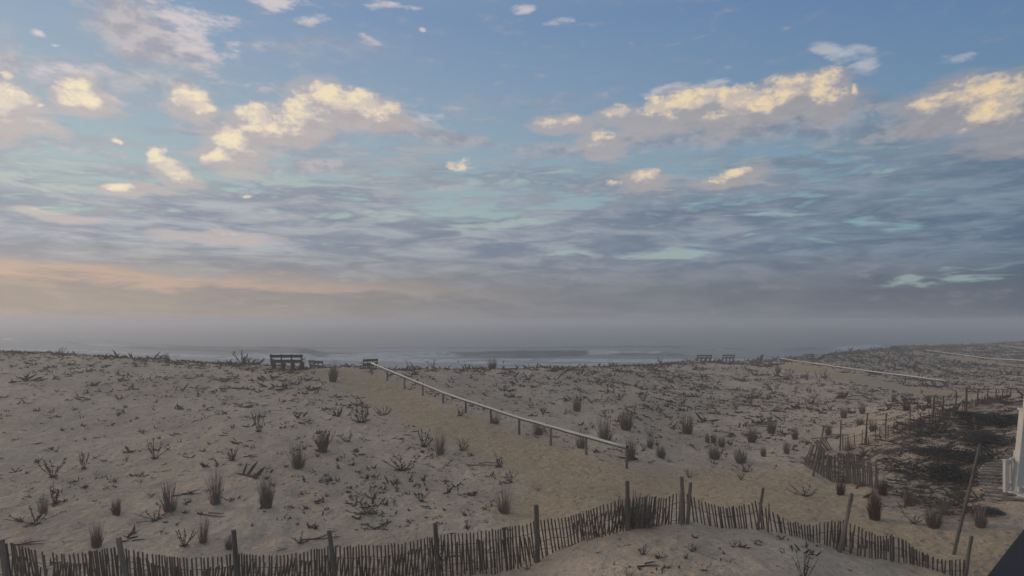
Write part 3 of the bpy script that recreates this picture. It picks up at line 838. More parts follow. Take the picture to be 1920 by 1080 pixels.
# crumpled fence at the path bend
def crumpled():
    g = ground(1560, 905)
    root = empty('sand_fence', g, 0, 'crumpled pale sand fence fanned out at the bend of the path below the right slope', 'fence', 'broken sand fences on the right slope')
    sm = [slat_mesh(w, 1.0, M['slat_pale']) for w in (0.034, 0.038, 0.042)]
    wpts = []
    items = []
    for k in range(22):                      # fan round the leaning pole
        t = k / 21
        items.append((1506 + 56 * t, 872 + 33 * t, 1.0 - 0.18 * abs(t - .5), 24 - 26 * t + rng.gauss(0, 3), 22.8 - 0.6 * t))
    for k in range(28):                      # upright panel
        t = k / 27
        items.append((1562 + 84 * t, 905 + 13 * t - 3 * math.sin(t * 3), 0.98 + 0.10 * math.sin(t * 5), -2 + 2.0 * math.sin(t * 7) + rng.gauss(0, 1.5), 22.0 - 0.4 * t))
    for px, py, L, lean, d in items:
        X, Y, Z = ground(px, py)
        le = math.radians(lean)
        b = Vector((X, Y, Z - 0.08))
        o = child(root, 'slat', rng.choice(sm), b, (rng.gauss(0, .05), le, rng.uniform(-.3, .3)), (1, 1, L * 0.98))
        wpts.append(b + Vector((math.sin(le) * .6, -0.01, math.cos(le) * .6)))
    wire(root, wpts)
    top = P(1545, 798, 22.6); b = Vector(ground(1524, 893)); v = top - b; L = v.length + .3; v.normalize()
    child(root, 'post', post_mesh(L, 0.038), top - v * L, v.to_track_quat('Z', 'Y').to_euler())
    r2 = empty('sand_fence', ground(1548, 846), 0, 'small toppled piece of pale sand fence lying tilted behind the crumpled one', 'fence', 'broken sand fences on the right slope')
    for k in range(9):
        X, Y, Z = ground(1541 + k * 2.6, 850 - k * 0.8)
        child(r2, 'slat', rng.choice(sm), (X, Y, Z - .05), (0.1, math.radians(-34 + rng.gauss(0, 4)), rng.uniform(-.2, .2)), (1, 1, 0.62))
    return root
crumpled()

# distant fence along the crest on the right
def crest_fence():
    base = [(1575,845),(1622,832),(1660,822),(1705,806),(1748,795),(1768,786),(1791,779),(1811,771),(1831,762),(1850,756),(1867,751),(1880,748),(1895,745)]
    tops = [(1577,787),(1627,774),(1662,775),(1707,762),(1752,745),(1769,742),(1793,734),(1812,728),(1835,729),(1853,727),(1868,730),(1880,731),(1895,731)]
    gs = [ground(*b) for b in base]
    root = empty('wire_fence', gs[0], 0, 'dark thin posted fence running along the crest of the right slope towards the house', 'fence')
    tp = []
    for (b, t, g) in zip(base, tops, gs):
        top = P(t[0], t[1], g[1]); v = top - Vector(g); L = v.length + .2; v.normalize()
        r = 0.030 if b[0] != 1811 else 0.045
        child(root, 'post', post_mesh(L, r, 'slat'), top - v * L, v.to_track_quat('Z', 'Y').to_euler())
        tp.append(top)
    # laths too fine to pick apart at this distance
    V = []; Fc = []
    for k in range(len(gs) - 1):
        a, b = Vector(gs[k]), Vector(gs[k + 1]); ta, tb = tp[k], tp[k + 1]
        n = max(2, int((b - a).length / 0.20))
        for i in range(n):
            f = (i + rng.uniform(0, .6)) / n
            p = a.lerp(b, f); h = 0.62 * ((ta.z - a.z) * (1 - f) + (tb.z - b.z) * f) * rng.uniform(0.7, 1.05)
            p.z = float(ground_z(p.x, p.y)) - .05
            l = rng.gauss(0, .06); s = len(V); w = 0.014; t = 0.005
            for zz in (0, h):
                for x, y in ((-w, -t), (w, -t), (w, t), (-w, t)):
                    V.append(Vector((p.x + x + l * zz, p.y + y, p.z + zz)) - root.location)
            Fc += [(s+q, s+(q+1) % 4, s+4+(q+1) % 4, s+4+q) for q in range(4)] + [(s+4, s+5, s+6, s+7)]
    o = link(bpy.data.objects.new('laths', mesh_py('laths', V, Fc, M['slat'])), root); o['kind'] = 'stuff'
    for f in (0.35, 0.75):
        wire(root, [Vector(g).lerp(t, f) for g, t in zip(gs, tp)], r=0.008)
crest_fence()

# ------------------------------------------------------------------ benches looking out to sea (seen from behind)
def bench_meshes():
    mt = M['table']
    out = {}
    out['back_top'] = MB().box((0, 0, 0), (1.94, 0.045, 0.17)).mesh('back_plank', mt)
    out['back_low'] = MB().box((0, 0, 0), (1.90, 0.04, 0.13)).mesh('back_plank', mt)
    out['seat'] = MB().box((0, 0, 0), (1.92, 0.135, 0.04)).mesh('seat_plank', mt)
    out['stake'] = MB().box((0, 0, 0.31), (0.085, 0.05, 0.62)).mesh('back_support', mt)
    out['leg'] = MB().box((0, 0, 0.21), (0.10, 0.09, 0.48)).mesh('leg', mt)
    out['arm'] = MB().box((0, 0, 0), (0.08, 0.62, 0.045)).mesh('armrest', mt)
    out['foot'] = MB().box((0, 0, 0), (0.10, 0.72, 0.07)).mesh('foot', mt)
    return out
BM = bench_meshes()
def bench(px, py, rz, label, scale=1.0, sink=0.0, fixed=None, wide=1.0, roll=0.0):
    g = fixed or ground(px, py)
    root = empty('bench', (g[0], g[1], g[2] - sink), rz, label, 'bench', 'dark wooden benches along the dune ridge')
    root.scale = (scale * wide, scale, scale); root.rotation_euler = (roll, 0, rz)
    def put(me, loc, rot=(0, 0, 0)):
        o = bpy.data.objects.new(me.name, me); o.location = loc; o.rotation_euler = rot; return link(o, root)
    put(BM['back_top'], (0, -0.36, 0.86), (0.16, 0, 0)); put(BM['back_low'], (0, -0.31, 0.58), (0.16, 0, 0))
    for k in range(3): put(BM['seat'], (0, -0.16 + 0.16 * k, 0.46))
    for x in (-0.90, -0.30, 0.30, 0.90): put(BM['stake'], (x, -0.255, 0.36), (0.16, 0, 0))
    for x in (-0.84, -0.28, 0.28, 0.84):
        put(BM['leg'], (x, -0.22, 0)); put(BM['leg'], (x, 0.22, 0))
    for x in (-0.95, 0.95): put(BM['arm'], (x, -0.02, 0.66)); put(BM['foot'], (x * 0.885, 0, 0.03))
    return root
bench(540, 694, 0.05, 'large dark bench on the ridge left of the main path, nearest of the benches')
gg = base_ground(584, 690)
bench(584, 690, -0.75, 'low dark bench sunk behind the ridge, just right of the nearest bench', 0.9, 0.52, (gg[0], gg[1] + 1.8, gg[2] + 0.02))
bench(691, 692, 0.62, 'dark bench turned sideways at the top of the path behind the handrail end', 0.85, 0.16, None, 0.6)
bench(1319, 677, 0.06, 'left one of the two small benches on the central far ridge')
bench(1365, 678.5, -0.03, 'right one of the two small benches on the central far ridge', 0.95, 0, None, 0.85)
bench(1424, 676, 0.9, 'small dark bench seen from the side on the far ridge right of the pair', 0.95, 0.1, None, 0.6)
bench(1675, 657, 0.10, 'tiny far bench standing out against the sea on the right ridge', 0.75)
bench(1648, 658, 0.35, 'low dark half buried bench left of the tiny far bench', 0.75, 0.3)
bench(1515, 670.5, 0.2, 'low far bench just beyond the start of the second handrail', 0.8, 0.3)
bench(1588, 664, 0.3, 'dark low bench on the right ridge between second handrail and tiny far bench', 0.75, 0.3)

# ------------------------------------------------------------------ person on the beach
def person():
    z0 = -2.93; x, y = (944 - 960) / F * 96, 96.0
    root = empty('person', (x, y, z0), 0, 'distant person in a white top and dark trousers walking on the beach behind the ridge', 'person')
    J = dict(pelvis=((0, 0, .92), .13), waist=((0, 0, 1.08), .115), chest=((0, 0, 1.30), .145), neck=((0, 0.01, 1.48), .055), head0=((0, .01, 1.56), .075), head=((0, .0, 1.66), .095), crown=((0, 0, 1.73), .07),
             hl=((-.09, 0, .86), .095), kl=((-.10, -.06, .48), .062), al=((-.10, .05, .09), .042), tl=((-.10, -.10, .03), .035),
             hr=((.09, 0, .86), .095), kr=((.10, .10, .48), .062), ar=((.10, .16, .09), .042), tr=((.10, .02, .03), .035),
             sl=((-.17, 0, 1.38), .055), el=((-.22, .05, 1.12), .042), wl=((-.20, -.06, .90), .032), fl=((-.19, -.10, .80), .035),
             sr=((.17, 0, 1.38), .055), er=((.22, -.02, 1.12), .042), wr=((.20, -.14, .94), .032), fr=((.19, -.18, .86), .035))
    E = 'pelvis-waist waist-chest chest-neck neck-head0 head0-head head-crown pelvis-hl hl-kl kl-al al-tl pelvis-hr hr-kr kr-ar ar-tr chest-sl sl-el el-wl wl-fl chest-sr sr-er er-wr wr-fr'.split()
    def skin(name, keys, mat, grow=1.0):
        ks = [k for k in J if k in keys]; ix = {k: i for i, k in enumerate(ks)}
        ed = [tuple(ix[q] for q in e.split('-')) for e in E if all(q in ix for q in e.split('-'))]
        me = bpy.data.meshes.new(name); me.from_pydata([J[k][0] for k in ks], ed, []); me.materials.append(mat)
        o = link(bpy.data.objects.new(name, me), root)
        md = o.modifiers.new('skin', 'SKIN')
        for i, k in enumerate(ks):
            v = me.skin_vertices[0].data[i]; v.radius = (J[k][1] * grow,) * 2; v.use_root = (i == 0)
        o.modifiers.new('sub', 'SUBSURF').render_levels = 1
        return o
    skin('body', list(J), M['skin'])
    skin('shirt', ['waist', 'chest', 'sl', 'el', 'sr', 'er'], M['shirt'], 1.22)
    skin('trousers', ['pelvis', 'hl', 'kl', 'al', 'hr', 'kr', 'ar'], M['dark_cloth'], 1.2)
    h = MB().tube([(0, .02, 1.60), (0, .02, 1.68), (0, .01, 1.76), (0, 0, 1.79)], [.09, .112, .095, .03], 10).build('hair', M['dark_cloth'], root, True)
person()

# ------------------------------------------------------------------ white porch at the right edge
def porch():
    d = 18.0
    gx, gy, gz = P(1886, 892, d)
    gz = float(ground_z(gx, gy))
    root = empty('house_porch', (gx, gy, gz), 0, 'white painted house porch corner with tall post and stair railing at the right edge', 'porch')
    pt = M['paint']
    def b(name, c, size, **k):
        return MB().box(c, size, **k).build(name, pt, root)
    px = lambda p: (p - 1886) / F * d
    # corner post: wide lower casing, slimmer upper post, base block
    b('post', (px(1909) , -0.10, 1.17), (0.19, 0.19, 2.34), ry=0.10)
    MB().box((px(1907), -0.10, 0.12), (0.31, 0.31, 0.24)).build('post_base', pt, root)
    MB().box((px(1922), -0.08, 2.72), (0.11, 0.11, 0.80), ry=0.10).build('upper_post', pt, root)
    MB().box((px(1916), -0.10, 2.37), (0.24, 0.24, 0.05)).build('post_cap', pt, root)
    b('post', (px(1955), 0.25, 1.4), (0.20, 0.20, 2.8))
    # stair railing climbing to the right, towards the porch floor
    b('newel', (0.0, 0.0, 0.42), (0.10, 0.10, 0.98)); b('newel_cap', (0.0, 0.0, 0.925), (0.13, 0.13, 0.03))
    b('hand_rail', (0.17, 0.02, 0.93), (0.34, 0.07, 0.06), ry=-0.62); b('bottom_rail', (0.16, 0.02, 0.26), (0.34, 0.06, 0.06), ry=-0.62)
    for k in range(3):
        x = 0.075 + k * 0.085
        b('baluster', (x, 0.02, 0.55 + x * 0.72), (0.035, 0.035, 0.66))
    b('newel', (0.29, 0.02, 0.62), (0.07, 0.07, 1.15))
    for k in range(4): b('step', (0.14 + k * 0.27, -0.18, 0.06 + k * 0.17), (0.30, 0.95, 0.045))
    b('stringer', (0.55, 0.31, 0.26), (1.35, 0.04, 0.20), ry=-0.56)
    b('porch_floor', (2.35, -0.35, 0.80), (2.2, 1.3, 0.12))
    b('skirting', (1.6, -1.02, 0.36), (0.6, 0.05, 0.76))
    b('roof_beam', (2.0, -0.30, 3.05), (2.6, 0.16, 0.20))
    for k in range(2): b('floor_post', (1.35 + 1.7 * k, -0.85, 0.37), (0.12, 0.12, 0.74))
    for k in range(16): b('siding_board', (4.1, 0.3, 0.10 + 0.22 * k), (1.8, 2.6, 0.21))
porch()
def boardwalk():
    g = ground(1868, 905)
    root = empty('boardwalk', g, 0, 'grey plank walkway curving through the grass to the porch steps', 'boardwalk')
    for k in range(11):
        t = k / 10
        c = Vector(ground(1872 - 12 * math.sin(t * 2.4) + 32 * t * t, 874 + 66 * t * (0.7 + 0.3 * t)))
        L = 0.95 + 0.25 * t
        me = MB().box((0, 0, 0.05), (L, 0.115, 0.04)).mesh('plank', M['board'])
        child(root, 'plank', me, c + Vector((0.1, 0, 0.02)), (0, 0, -0.10 - 0.45 * t + rng.uniform(-.04, .04)))
    return root
boardwalk()
def driveway():  # dark flat surface standing in for an unidentified dark shape near the camera
    pts = [P(1925, 978, 15.7), P(1832, 1085, 13.0), P(1990, 1085, 13.0), P(2100, 978, 15.7)]
    m, T, b, tc = new_mat('matte_dark', 0.9, 0.2)
    n = T.noise(tc.outputs['Object'], 40.0, 3, 0.6)
    T.put(b.inputs['Base Color'], T.mix(n, (0.016, 0.018, 0.024), (0.036, 0.038, 0.046))); bump(T, b, n, 0.004)
    far = [P(1925, 978, 15.7), P(2100, 978, 15.7), P(2150, 1085, 13.0), P(1990, 1200, 10.5), P(1830, 1190, 10.5), P(1818, 1100, 12.6)]
    zt = [float(ground_z(p.x, p.y)) + 0.10 for p in far]
    V = [(p.x, p.y, z) for p, z in zip(far, zt)] + [(p.x, p.y, z - 0.5) for p, z in zip(far, zt)]
    n = len(far)
    V.append((sum(v[0] for v in V[:n]) / n, sum(v[1] for v in V[:n]) / n, sum(zt) / n + 0.03))
    Fc = [(i, (i + 1) % n, 2 * n)[::-1] for i in range(n)] + [(i, (i + 1) % n, (i + 1) % n + n, i + n) for i in range(n)]
    o = link(bpy.data.objects.new('driveway', mesh_py('driveway', V, Fc, m))); tag(o, kind='structure')
driveway()

# ================================================================== plants
def tuft_mesh(seed, n=110, base=0.12, spread=0.16, bend=0.10, mat='reed', lo=0.45, w=0.014, name='grass_clump'):
    """upright dry clump of beach grass, one metre tall"""
    r = random.Random(seed); V = []; Fc = []
    for k in range(n):
        a = r.uniform(0, 2 * math.pi); q = math.sqrt(r.random())
        bx, by = math.cos(a) * base * q, math.sin(a) * base * q
        a2 = a + r.gauss(0, 0.6); o = spread * q * r.uniform(0.4, 1.25) + abs(r.gauss(0, 0.02))
        h = (lo + (1 - lo) * r.random() ** 1.5) * (1.0 - 0.22 * q)
        bd = bend * r.uniform(-0.3, 1.0)
        tw = r.uniform(0, math.pi); wx, wy = math.cos(tw) * w * .5, math.sin(tw) * w * .5
        s = len(V)
        for i, f in enumerate((0, 0.4, 0.75)):
            x = bx + math.cos(a2) * (o * f + bd * f * f); y = by + math.sin(a2) * (o * f + bd * f * f)
            ww = (1.0, 0.9, 0.6)[i]
            V += [(x - wx * ww, y - wy * ww, h * f - (0.06 if i == 0 else 0)), (x + wx * ww, y + wy * ww, h * f - (0.06 if i == 0 else 0))]
        V.append((bx + math.cos(a2) * (o + bd), by + math.sin(a2) * (o + bd), h))
        Fc += [(s, s+1, s+3, s+2), (s+2, s+3, s+5, s+4), (s+4, s+5, s+6)]
    return mesh_py(name, V, Fc, M[mat])

def spike(V, Fc, p, d, L, w, n=3, bent=0.0):
    d = d.normalized(); a = d.orthogonal().normalized(); c = d.cross(a); s = len(V)
    mid = p + d * L * 0.5 + Vector((0, 0, bent * L))
    for k in range(n):
        th = 2 * math.pi * k / n; V.append(p + (a * math.cos(th) + c * math.sin(th)) * w)
    for k in range(n):
        th = 2 * math.pi * k / n; V.append(mid + (a * math.cos(th) + c * math.sin(th)) * w * 0.8)
    V.append(p + d * L + Vector((0, 0, bent * L * 1.6)))
    for k in range(n):
        j = (k + 1) % n
        Fc.append((s + k, s + j, s + n + j, s + n + k)); Fc.append((s + n + k, s + n + j, s + 2 * n))

def twig_plant(seed, ns=9, lean=(0.15, 0.95), low=False):
    """dead dune plant: woody stems turning up at the ends, with withered leaf bunches; about one metre across"""
    r = random.Random(seed)
    SV, SF, LV, LF = [], [], [], []
    for k in range(ns):
        a = 2 * math.pi * (k + r.uniform(-.4, .4)) / ns
        le = r.uniform(*lean); L = r.uniform(0.45, 1.0)
        p = Vector((r.gauss(0, .03), r.gauss(0, .03), -0.03)); d = Vector((math.cos(a) * math.sin(le), math.sin(a) * math.sin(le), math.cos(le)))
        pts = [p.copy()]; dd = d.copy()
        for i in range(5):
            dd = (dd + Vector((r.gauss(0, .12), r.gauss(0, .12), 0.10))).normalized()
            pts.append(pts[-1] + dd * L / 5)
        mb = MB(); mb.tube(pts, [.017, .015, .013, .012, .010, .006], 4, False)
        s = len(SV); SV += mb.V; SF += [tuple(q + s for q in f) for f in mb.F]
        nl = r.randint(9, 18)
        for i in range(nl):
            f = r.uniform(0.30, 1.0) ** 0.8 if i else 1.0
            seg = min(int(f * 5), 4); q = pts[seg].lerp(pts[seg + 1], f * 5 - seg if seg < 5 else 1)
            dr = (dd * r.uniform(.3, 1.0) + Vector((r.gauss(0, .55), r.gauss(0, .55), r.gauss(0.1, .4))))
            spike(LV, LF, q, dr, r.uniform(.05, .13), r.uniform(.012, .022), 3)
    # bunch of old leaves round the base
    for i in range(26):
        a = r.uniform(0, 2 * math.pi)
        spike(LV, LF, Vector((math.cos(a) * .06, math.sin(a) * .06, 0)), Vector((math.cos(a), math.sin(a), r.uniform(0.1, 1.0))), r.uniform(.10, .24), r.uniform(.012, .022), 3)
    return mesh_py('stems', SV, SF, M['stem']), mesh_py('leaves', LV, LF, M['leaf'])

TUFT = [tuft_mesh(s, 210, .12, .13, .07, lo=.30) for s in (1, 2, 3)]              # stout column
TUFT_W = [tuft_mesh(s, 140, .12, .22, .12, lo=.22) for s in (4, 5, 6)]     # looser fan
TUFT_B = [tuft_mesh(s, 210, .14, .12, .06, mat='reed_brown', lo=.38) for s in (7, 8)]
TUFT_F = [tuft_mesh(s, 60, .16, .42, .22, lo=.3, w=.012) for s in (9, 10)]
TWIG = [twig_plant(20 + s, 7 + s) for s in range(5)]
TWIG_LOW = [twig_plant(40 + s, 8, (0.7, 1.4)) for s in range(3)]

def place_tuft(px, base, top, wpx, kind, label, group):
    X, Y, Z = ground(px, base)
    h = (base - top) / F * Y * 1.16
    ms = {'c': TUFT, 'w': TUFT_W, 'b': TUFT_B, 'f': TUFT_F}[kind]
    me = ms[rng.randrange(len(ms))]
    natural = {'c': .46, 'w': .62, 'b': .50, 'f': 1.1}[kind]
    wm = wpx / F * Y
    o = bpy.data.objects.new('grass_clump', me)
    o.location = (X, Y, Z - 0.02 * h); o.rotation_euler = (rng.gauss(0, .03), rng.gauss(0, .04), rng.uniform(0, 6.28))
    k = wm / natural
    o.scale = (k, k, h)
    link(o); return tag(o, label, 'grass clump', group)
def place_twig(px, base, top, wpx, label, group, low=False):
    X, Y, Z = ground(px, base)
    h = (base - top) / F * Y; wm = wpx / F * Y
    ms = TWIG_LOW if low else TWIG
    st, lf = ms[rng.randrange(len(ms))]
    root = empty('dead_dune_plant', (X, Y, Z), rng.uniform(0, 6.28), label, 'plant', group)
    kx = wm / 1.15; kz = h / (0.95 if not low else 0.6)
    root.scale = (kx, kx, kz)
    link(bpy.data.objects.new('stems', st), root); link(bpy.data.objects.new('leaves', lf), root)
    return root

GL = 'grass clumps on the left dune'; GR = 'grass clumps on the dune right of the handrail'; GS = 'grass clumps on the right slope'
TUFTS = [
 (624,716,670,20,'c','dark bushy grass clump at the top of the sandy path below the picnic table',GL),
 (559,878,812,38,'w','tall spreading grass clump on the middle of the left dune, left of a woody plant',GL),
 (606,848,798,24,'c','stout grass clump growing inside a woody plant on the left dune',GL),
 (825,852,800,28,'w','loose grass clump beside the left edge of the sandy path',GL),
 (318,958,890,40,'w','broad dark grass clump left of the tall pale one on the lower left dune',GL),
 (405,945,862,36,'w','tallest pale feathery grass clump on the lower left dune',GL),
 (500,952,878,30,'c','solid upright grass clump right of the tall feathery one',GL),
 (217,964,925,18,'c','short narrow grass clump alone on the lower far left sand',GL),
 (181,1026,968,24,'c','dark grass clump just above the front fence at far left',GL),
 (82,962,920,26,'w','shaggy grass clump in dark debris near the left edge',GL),
 (946,962,905,38,'w','loose grass clump at the path edge above the middle of the front fence',GL),
 (381,1018,955,26,'w','thin straggly grass clump right of a dark leafy plant near the fence',GL),
 (430,1030,1000,18,'c','small grass clump hidden against a fence post on the lower left',GL),
 (1008,920,905,22,'f','small grey wiry grass tussock on the path edge',GL),
 (313,678,656,11,'c','small grass clump silhouetted on the far left ridge',GL),
 (923,689,662,20,'c','dark grass clump standing on the ridge against the surf',GR),
 (1081,771,733,18,'c','neat narrow grass clump alone on the upper dune right of the handrail',GR),
 (1134,826,765,42,'w','largest grass clump above the handrail end, broad at its foot',GR),
 (1174,806,760,28,'c','thick dark grass clump right above the end of the handrail',GR),
 (1182,862,808,20,'c','grass clump directly behind the last handrail post',GR),
 (1090,840,795,28,'w','wispy grass clump seen through the handrail near its lower end',GR),
 (930,795,770,22,'w','low wispy grass clump behind the middle of the handrail',GR),
 (1010,815,782,30,'w','reddish wispy grass clump behind the handrail',GR),
 (1219,840,812,14,'c','small grass clump third to the right of the handrail end',GR),
 (1240,858,828,20,'c','squat grass clump low on the dune right of the handrail end',GR),
 (1289,813,768,26,'c','dark vase shaped grass clump standing alone mid slope',GR),
 (1326,829,808,10,'c','leftmost thin clump of the little row of three',GR),
 (1338,831,805,12,'c','middle thin clump of the little row of three',GR),
 (1353,838,812,15,'c','rightmost thin clump of the little row of three',GR),
 (1340,860,828,28,'c','wide grass clump right below the little row of three',GR),
 (1389,868,835,26,'c','dark wide grass clump above the sandy path bend',GR),
 (1409,829,795,20,'c','grass clump uphill of the path bend, left of a taller one',GR),
 (1431,856,832,12,'c','small thin grass clump right of the wide one at the path bend',GR),
 (1446,813,775,20,'c','upright grass clump halfway up the right dune',GR),
 (1475,851,822,13,'c','small grass clump left of the leaning fence pole',GR),
 (1490,824,795,14,'c','thin grass clump uphill left of the leaning fence pole',GR),
 (1553,815,790,14,'c','small grass clump behind the leaning fence pole top',GR),
 (1459,700,680,12,'c','small dark stump of grass at the start of the second handrail',GR),
 (1475,712,696,18,'w','reddish low grass clump below the start of the second handrail',GR),
 (1582,784,755,14,'c','grass clump on the right dune below the second handrail',GR),
 (1617,776,752,13,'c','narrow grass clump right of another below the second handrail',GR),
 (1612,797,778,16,'c','low grass clump behind the crest fence',GR),
 (1637,808,780,18,'c','dark grass clump touching the crest fence',GR),
 (1676,752,735,9,'c','tiny grass clump below the end of the second handrail',GR),
 (1700,770,748,15,'b','rusty brown grass clump behind the crest fence',GR),
 (1742,757,738,9,'b','tiny brown grass clump behind the crest fence posts',GR),
 (1590,845,815,24,'w','wispy grass clump beside the toppled fence piece',GS),
 (1640,974,905,30,'b','tall rusty brown grass clump below the crumpled fence',GS),
 (1655,928,890,24,'b','brown grass clump at the right end of the crumpled fence',GS),
 (1576,928,893,20,'b','reddish brown grass clump in front of the crumpled fence',GS),
 (1706,948,903,26,'c','dark rounded grass clump on the matted right slope',GS),
 (1750,988,940,32,'c','dark ragged grass clump low on the right slope left of the leaning pole',GS),
 (1838,988,938,26,'c','dark grass clump right of the leaning pole',GS),
 (1768,965,925,26,'w','loose dark grass clump behind the ragged one on the right slope',GS),
 (1180,1081,1058,42,'f','low grey wiry tussock on the pale mound at the bottom edge','grass on the foreground mound'),
]
for t in TUFTS: place_tuft(*t)

# the reeds pushing through the fence at its highest point
def fence_reeds():
    X, Y, Z = ground(1196, 992)
    Y2 = 15.25; X2 = (1196 - 960) / F * Y2
    o = bpy.data.objects.new('grass_clump', tuft_mesh(77, 210, .24, .22, .10, lo=.5, w=.018))
    o.location = (X2, Y2, float(ground_z(X2, Y2)) - .05); o.scale = (1.15, 1.0, 1.02)
    link(o); tag(o, 'big clump of tall reeds growing through the front fence beside a post', 'grass clump', 'grass on the foreground mound')
    o = bpy.data.objects.new('grass_clump', tuft_mesh(78, 34, .20, .55, .10, lo=.75, w=.022))
    X3 = (1180 - 960) / F * 15.4
    o.location = (X3, 15.4, float(ground_z(X3, 15.4))); o.scale = (.9, .8, 1.28); link(o)
    tag(o, 'sparse fan of long pale stalks rising above the highest part of the front fence', 'grass clump', 'grass on the foreground mound')
fence_reeds()

PL = 'dead woody plants on the left dune'; PR = 'dead woody plants right of the handrail'; PF = 'dead plants on the foreground mound'; PS = 'plants on the right slope'
TWIGS = [
 (485,810,766,34,'spindly dead plant with upright stems on the upper middle of the left dune',PL,0),
 (436,864,834,34,'small fan shaped dead plant uphill of the tallest feathery clump',PL,0),
 (290,860,822,42,'wide armed dead plant alone on the left dune',PL,0),
 (224,748,738,34,'low spreading dead plant high on the left dune with a twig to its left',PL,1),
 (600,846,797,62,'large woody plant wrapped round a stout grass clump',PL,0),
 (678,792,752,62,'sprawling dead plant with long side branches below the path top',PL,0),
 (796,838,802,48,'dense woody plant left of the loose clump beside the path',PL,0),
 (868,844,822,40,'low crown shaped dead plant at the left edge of the path',PL,0),
 (934,876,848,44,'dead plant with a long shadowy branch at the left edge of the path',PL,0),
 (753,882,858,58,'low sprawling dead plant in the middle of the lower dune',PL,1),
 (652,828,814,34,'low broken dead plant right of the large woody plant',PL,1),
 (722,778,762,28,'small cluster of curly dead leaves near the path edge',PL,1),
 (100,895,852,46,'dark dead plant near the left edge with a lopsided branch',PL,0),
 (157,880,838,26,'thin two stemmed dead plant right of the dark one near the left edge',PL,0),
 (102,945,898,46,'dense dark dead plant above the dark debris near the left edge',PL,0),
 (238,864,848,8,'single short dark stalk alone on the left sand',PL,0),
 (346,1024,985,48,'dark leafy dead plant near the fence beside straggly grass',PL,0),
 (292,976,960,60,'flat dark dead plant low on the sand above the leafy one',PL,1),
 (455,684,655,46,'large spiky dead plant on the ridge left of the nearest table',PL,0),
 (478,682,666,34,'low dead plant against the left legs of the nearest table',PL,0),
 (298,680,662,18,'thin dead stems on the far left ridge',PL,0),
 (112,664,650,28,'low dead plant on the far left end of the ridge',PL,0),
 (958,905,878,26,'small dead plant between path and loose grass clump',PL,0),
 (66,982,962,84,'flat mat of dark dead branches near the left edge',PL,1),
 (686,962,945,86,'flat brown mat of dead branches above the fence, lower middle',PL,1),
 (700,935,922,40,'small low dead plant above the flat brown mat',PL,1),
 (630,703,690,14,'tiny dead plant right of the grass clump at the path top',PL,0),
 (790,940,915,30,'small dead plant on the lower dune between mat and path',PL,0),
 (565,1018,1005,46,'low tangled dead plant right above the lower middle of the fence',PL,1),
 (420,715,706,44,'flat forked dead branch high on the left dune',PL,1),
 (412,692,680,18,'small dead plant just under the left ridge',PL,0),
 (874,684,668,30,'spiky dead plant on the ridge against the surf, left of the dark clump',PR,0),
 (812,682,664,16,'tall thin dead plant on the ridge against the surf',PR,0),
 (780,703,688,28,'leaning dead plant above the upper handrail',PR,0),
 (730,706,692,24,'low dead plant beside the second handrail post',PR,0),
 (1280,756,736,30,'vase shaped dead plant midway up the dune, right of centre',PR,0),
 (1206,752,732,26,'dead plant left of the vase shaped one',PR,0),
 (1160,750,733,30,'scraggly dead plant straight above the thick dark clump',PR,0),
 (1190,770,754,14,'tiny three stemmed dead plant above the thick dark clump',PR,0),
 (1220,818,800,24,'two pronged dead plant right of the handrail end',PR,0),
 (990,712,700,30,'small dead plant on the upper dune right of the handrail',PR,1),
 (1228,728,718,18,'small dead plant in the upper middle of the dune',PR,0),
 (1237,682,664,14,'thin dead stems on the ridge left of the two small tables',PR,0),
 (1342,676,666,16,'low dead brush between the two small tables',PR,0),
 (1290,678,670,22,'low dead brush left of the two small tables',PR,0),
 (862,780,762,34,'curved dead branch plant behind the handrail middle',PR,0),
 (1512,712,692,18,'dark forked dead plant under the second handrail start',PR,0),
 (1546,710,692,20,'three pronged dead plant just right of the forked one under the second handrail',PR,0),
 (1456,730,716,18,'small dead plant below the start of the second handrail',PR,0),
 (1622,745,735,26,'low dead plant on the right dune between path and crest fence',PR,0),
 (1728,738,726,12,'tiny upright dead plant right below the second path',PR,0),
 (1206,1040,1022,28,'small star shaped sprout on the pale mound',PF,0),
 (988,1068,1056,24,'small forked sprout on the left end of the pale mound',PF,0),
 (1508,1085,1028,44,'bare branching twig plant at the bottom edge of the pale mound',PF,0),
 (1298,1034,1018,30,'pair of thin sprouts on the right half of the pale mound',PF,0),
 (1375,1026,1010,22,'low twiggy sprout near the right shoulder of the pale mound',PF,0),
 (1240,1046,1036,22,'tiny dark sprout below the star shaped one',PF,1),
 (1320,1070,1060,34,'flat dark twig on the lower pale mound',PF,1),
 (1713,982,965,34,'leafy dark plant at the foot of the right slope',PS,0),
 (1292,895,880,26,'small dead plant on the open sand right of the handrail end',PS,0),
 (1398,885,868,36,'low sprawling dead plant on the open sand at the path bend',PS,1),
 (1510,930,912,44,'dark creeping plant on the sand below the crumpled fence',PS,1),
 (1582,905,890,30,'leafy sprout at the foot of the crumpled fence',PS,0),
 (1390,900,884,18,'small sprout on the sand above a fence post',PS,0),
]
for px, b, t, w, lab, grp, low in TWIGS: place_twig(px, b, t, w, lab, grp, bool(low))

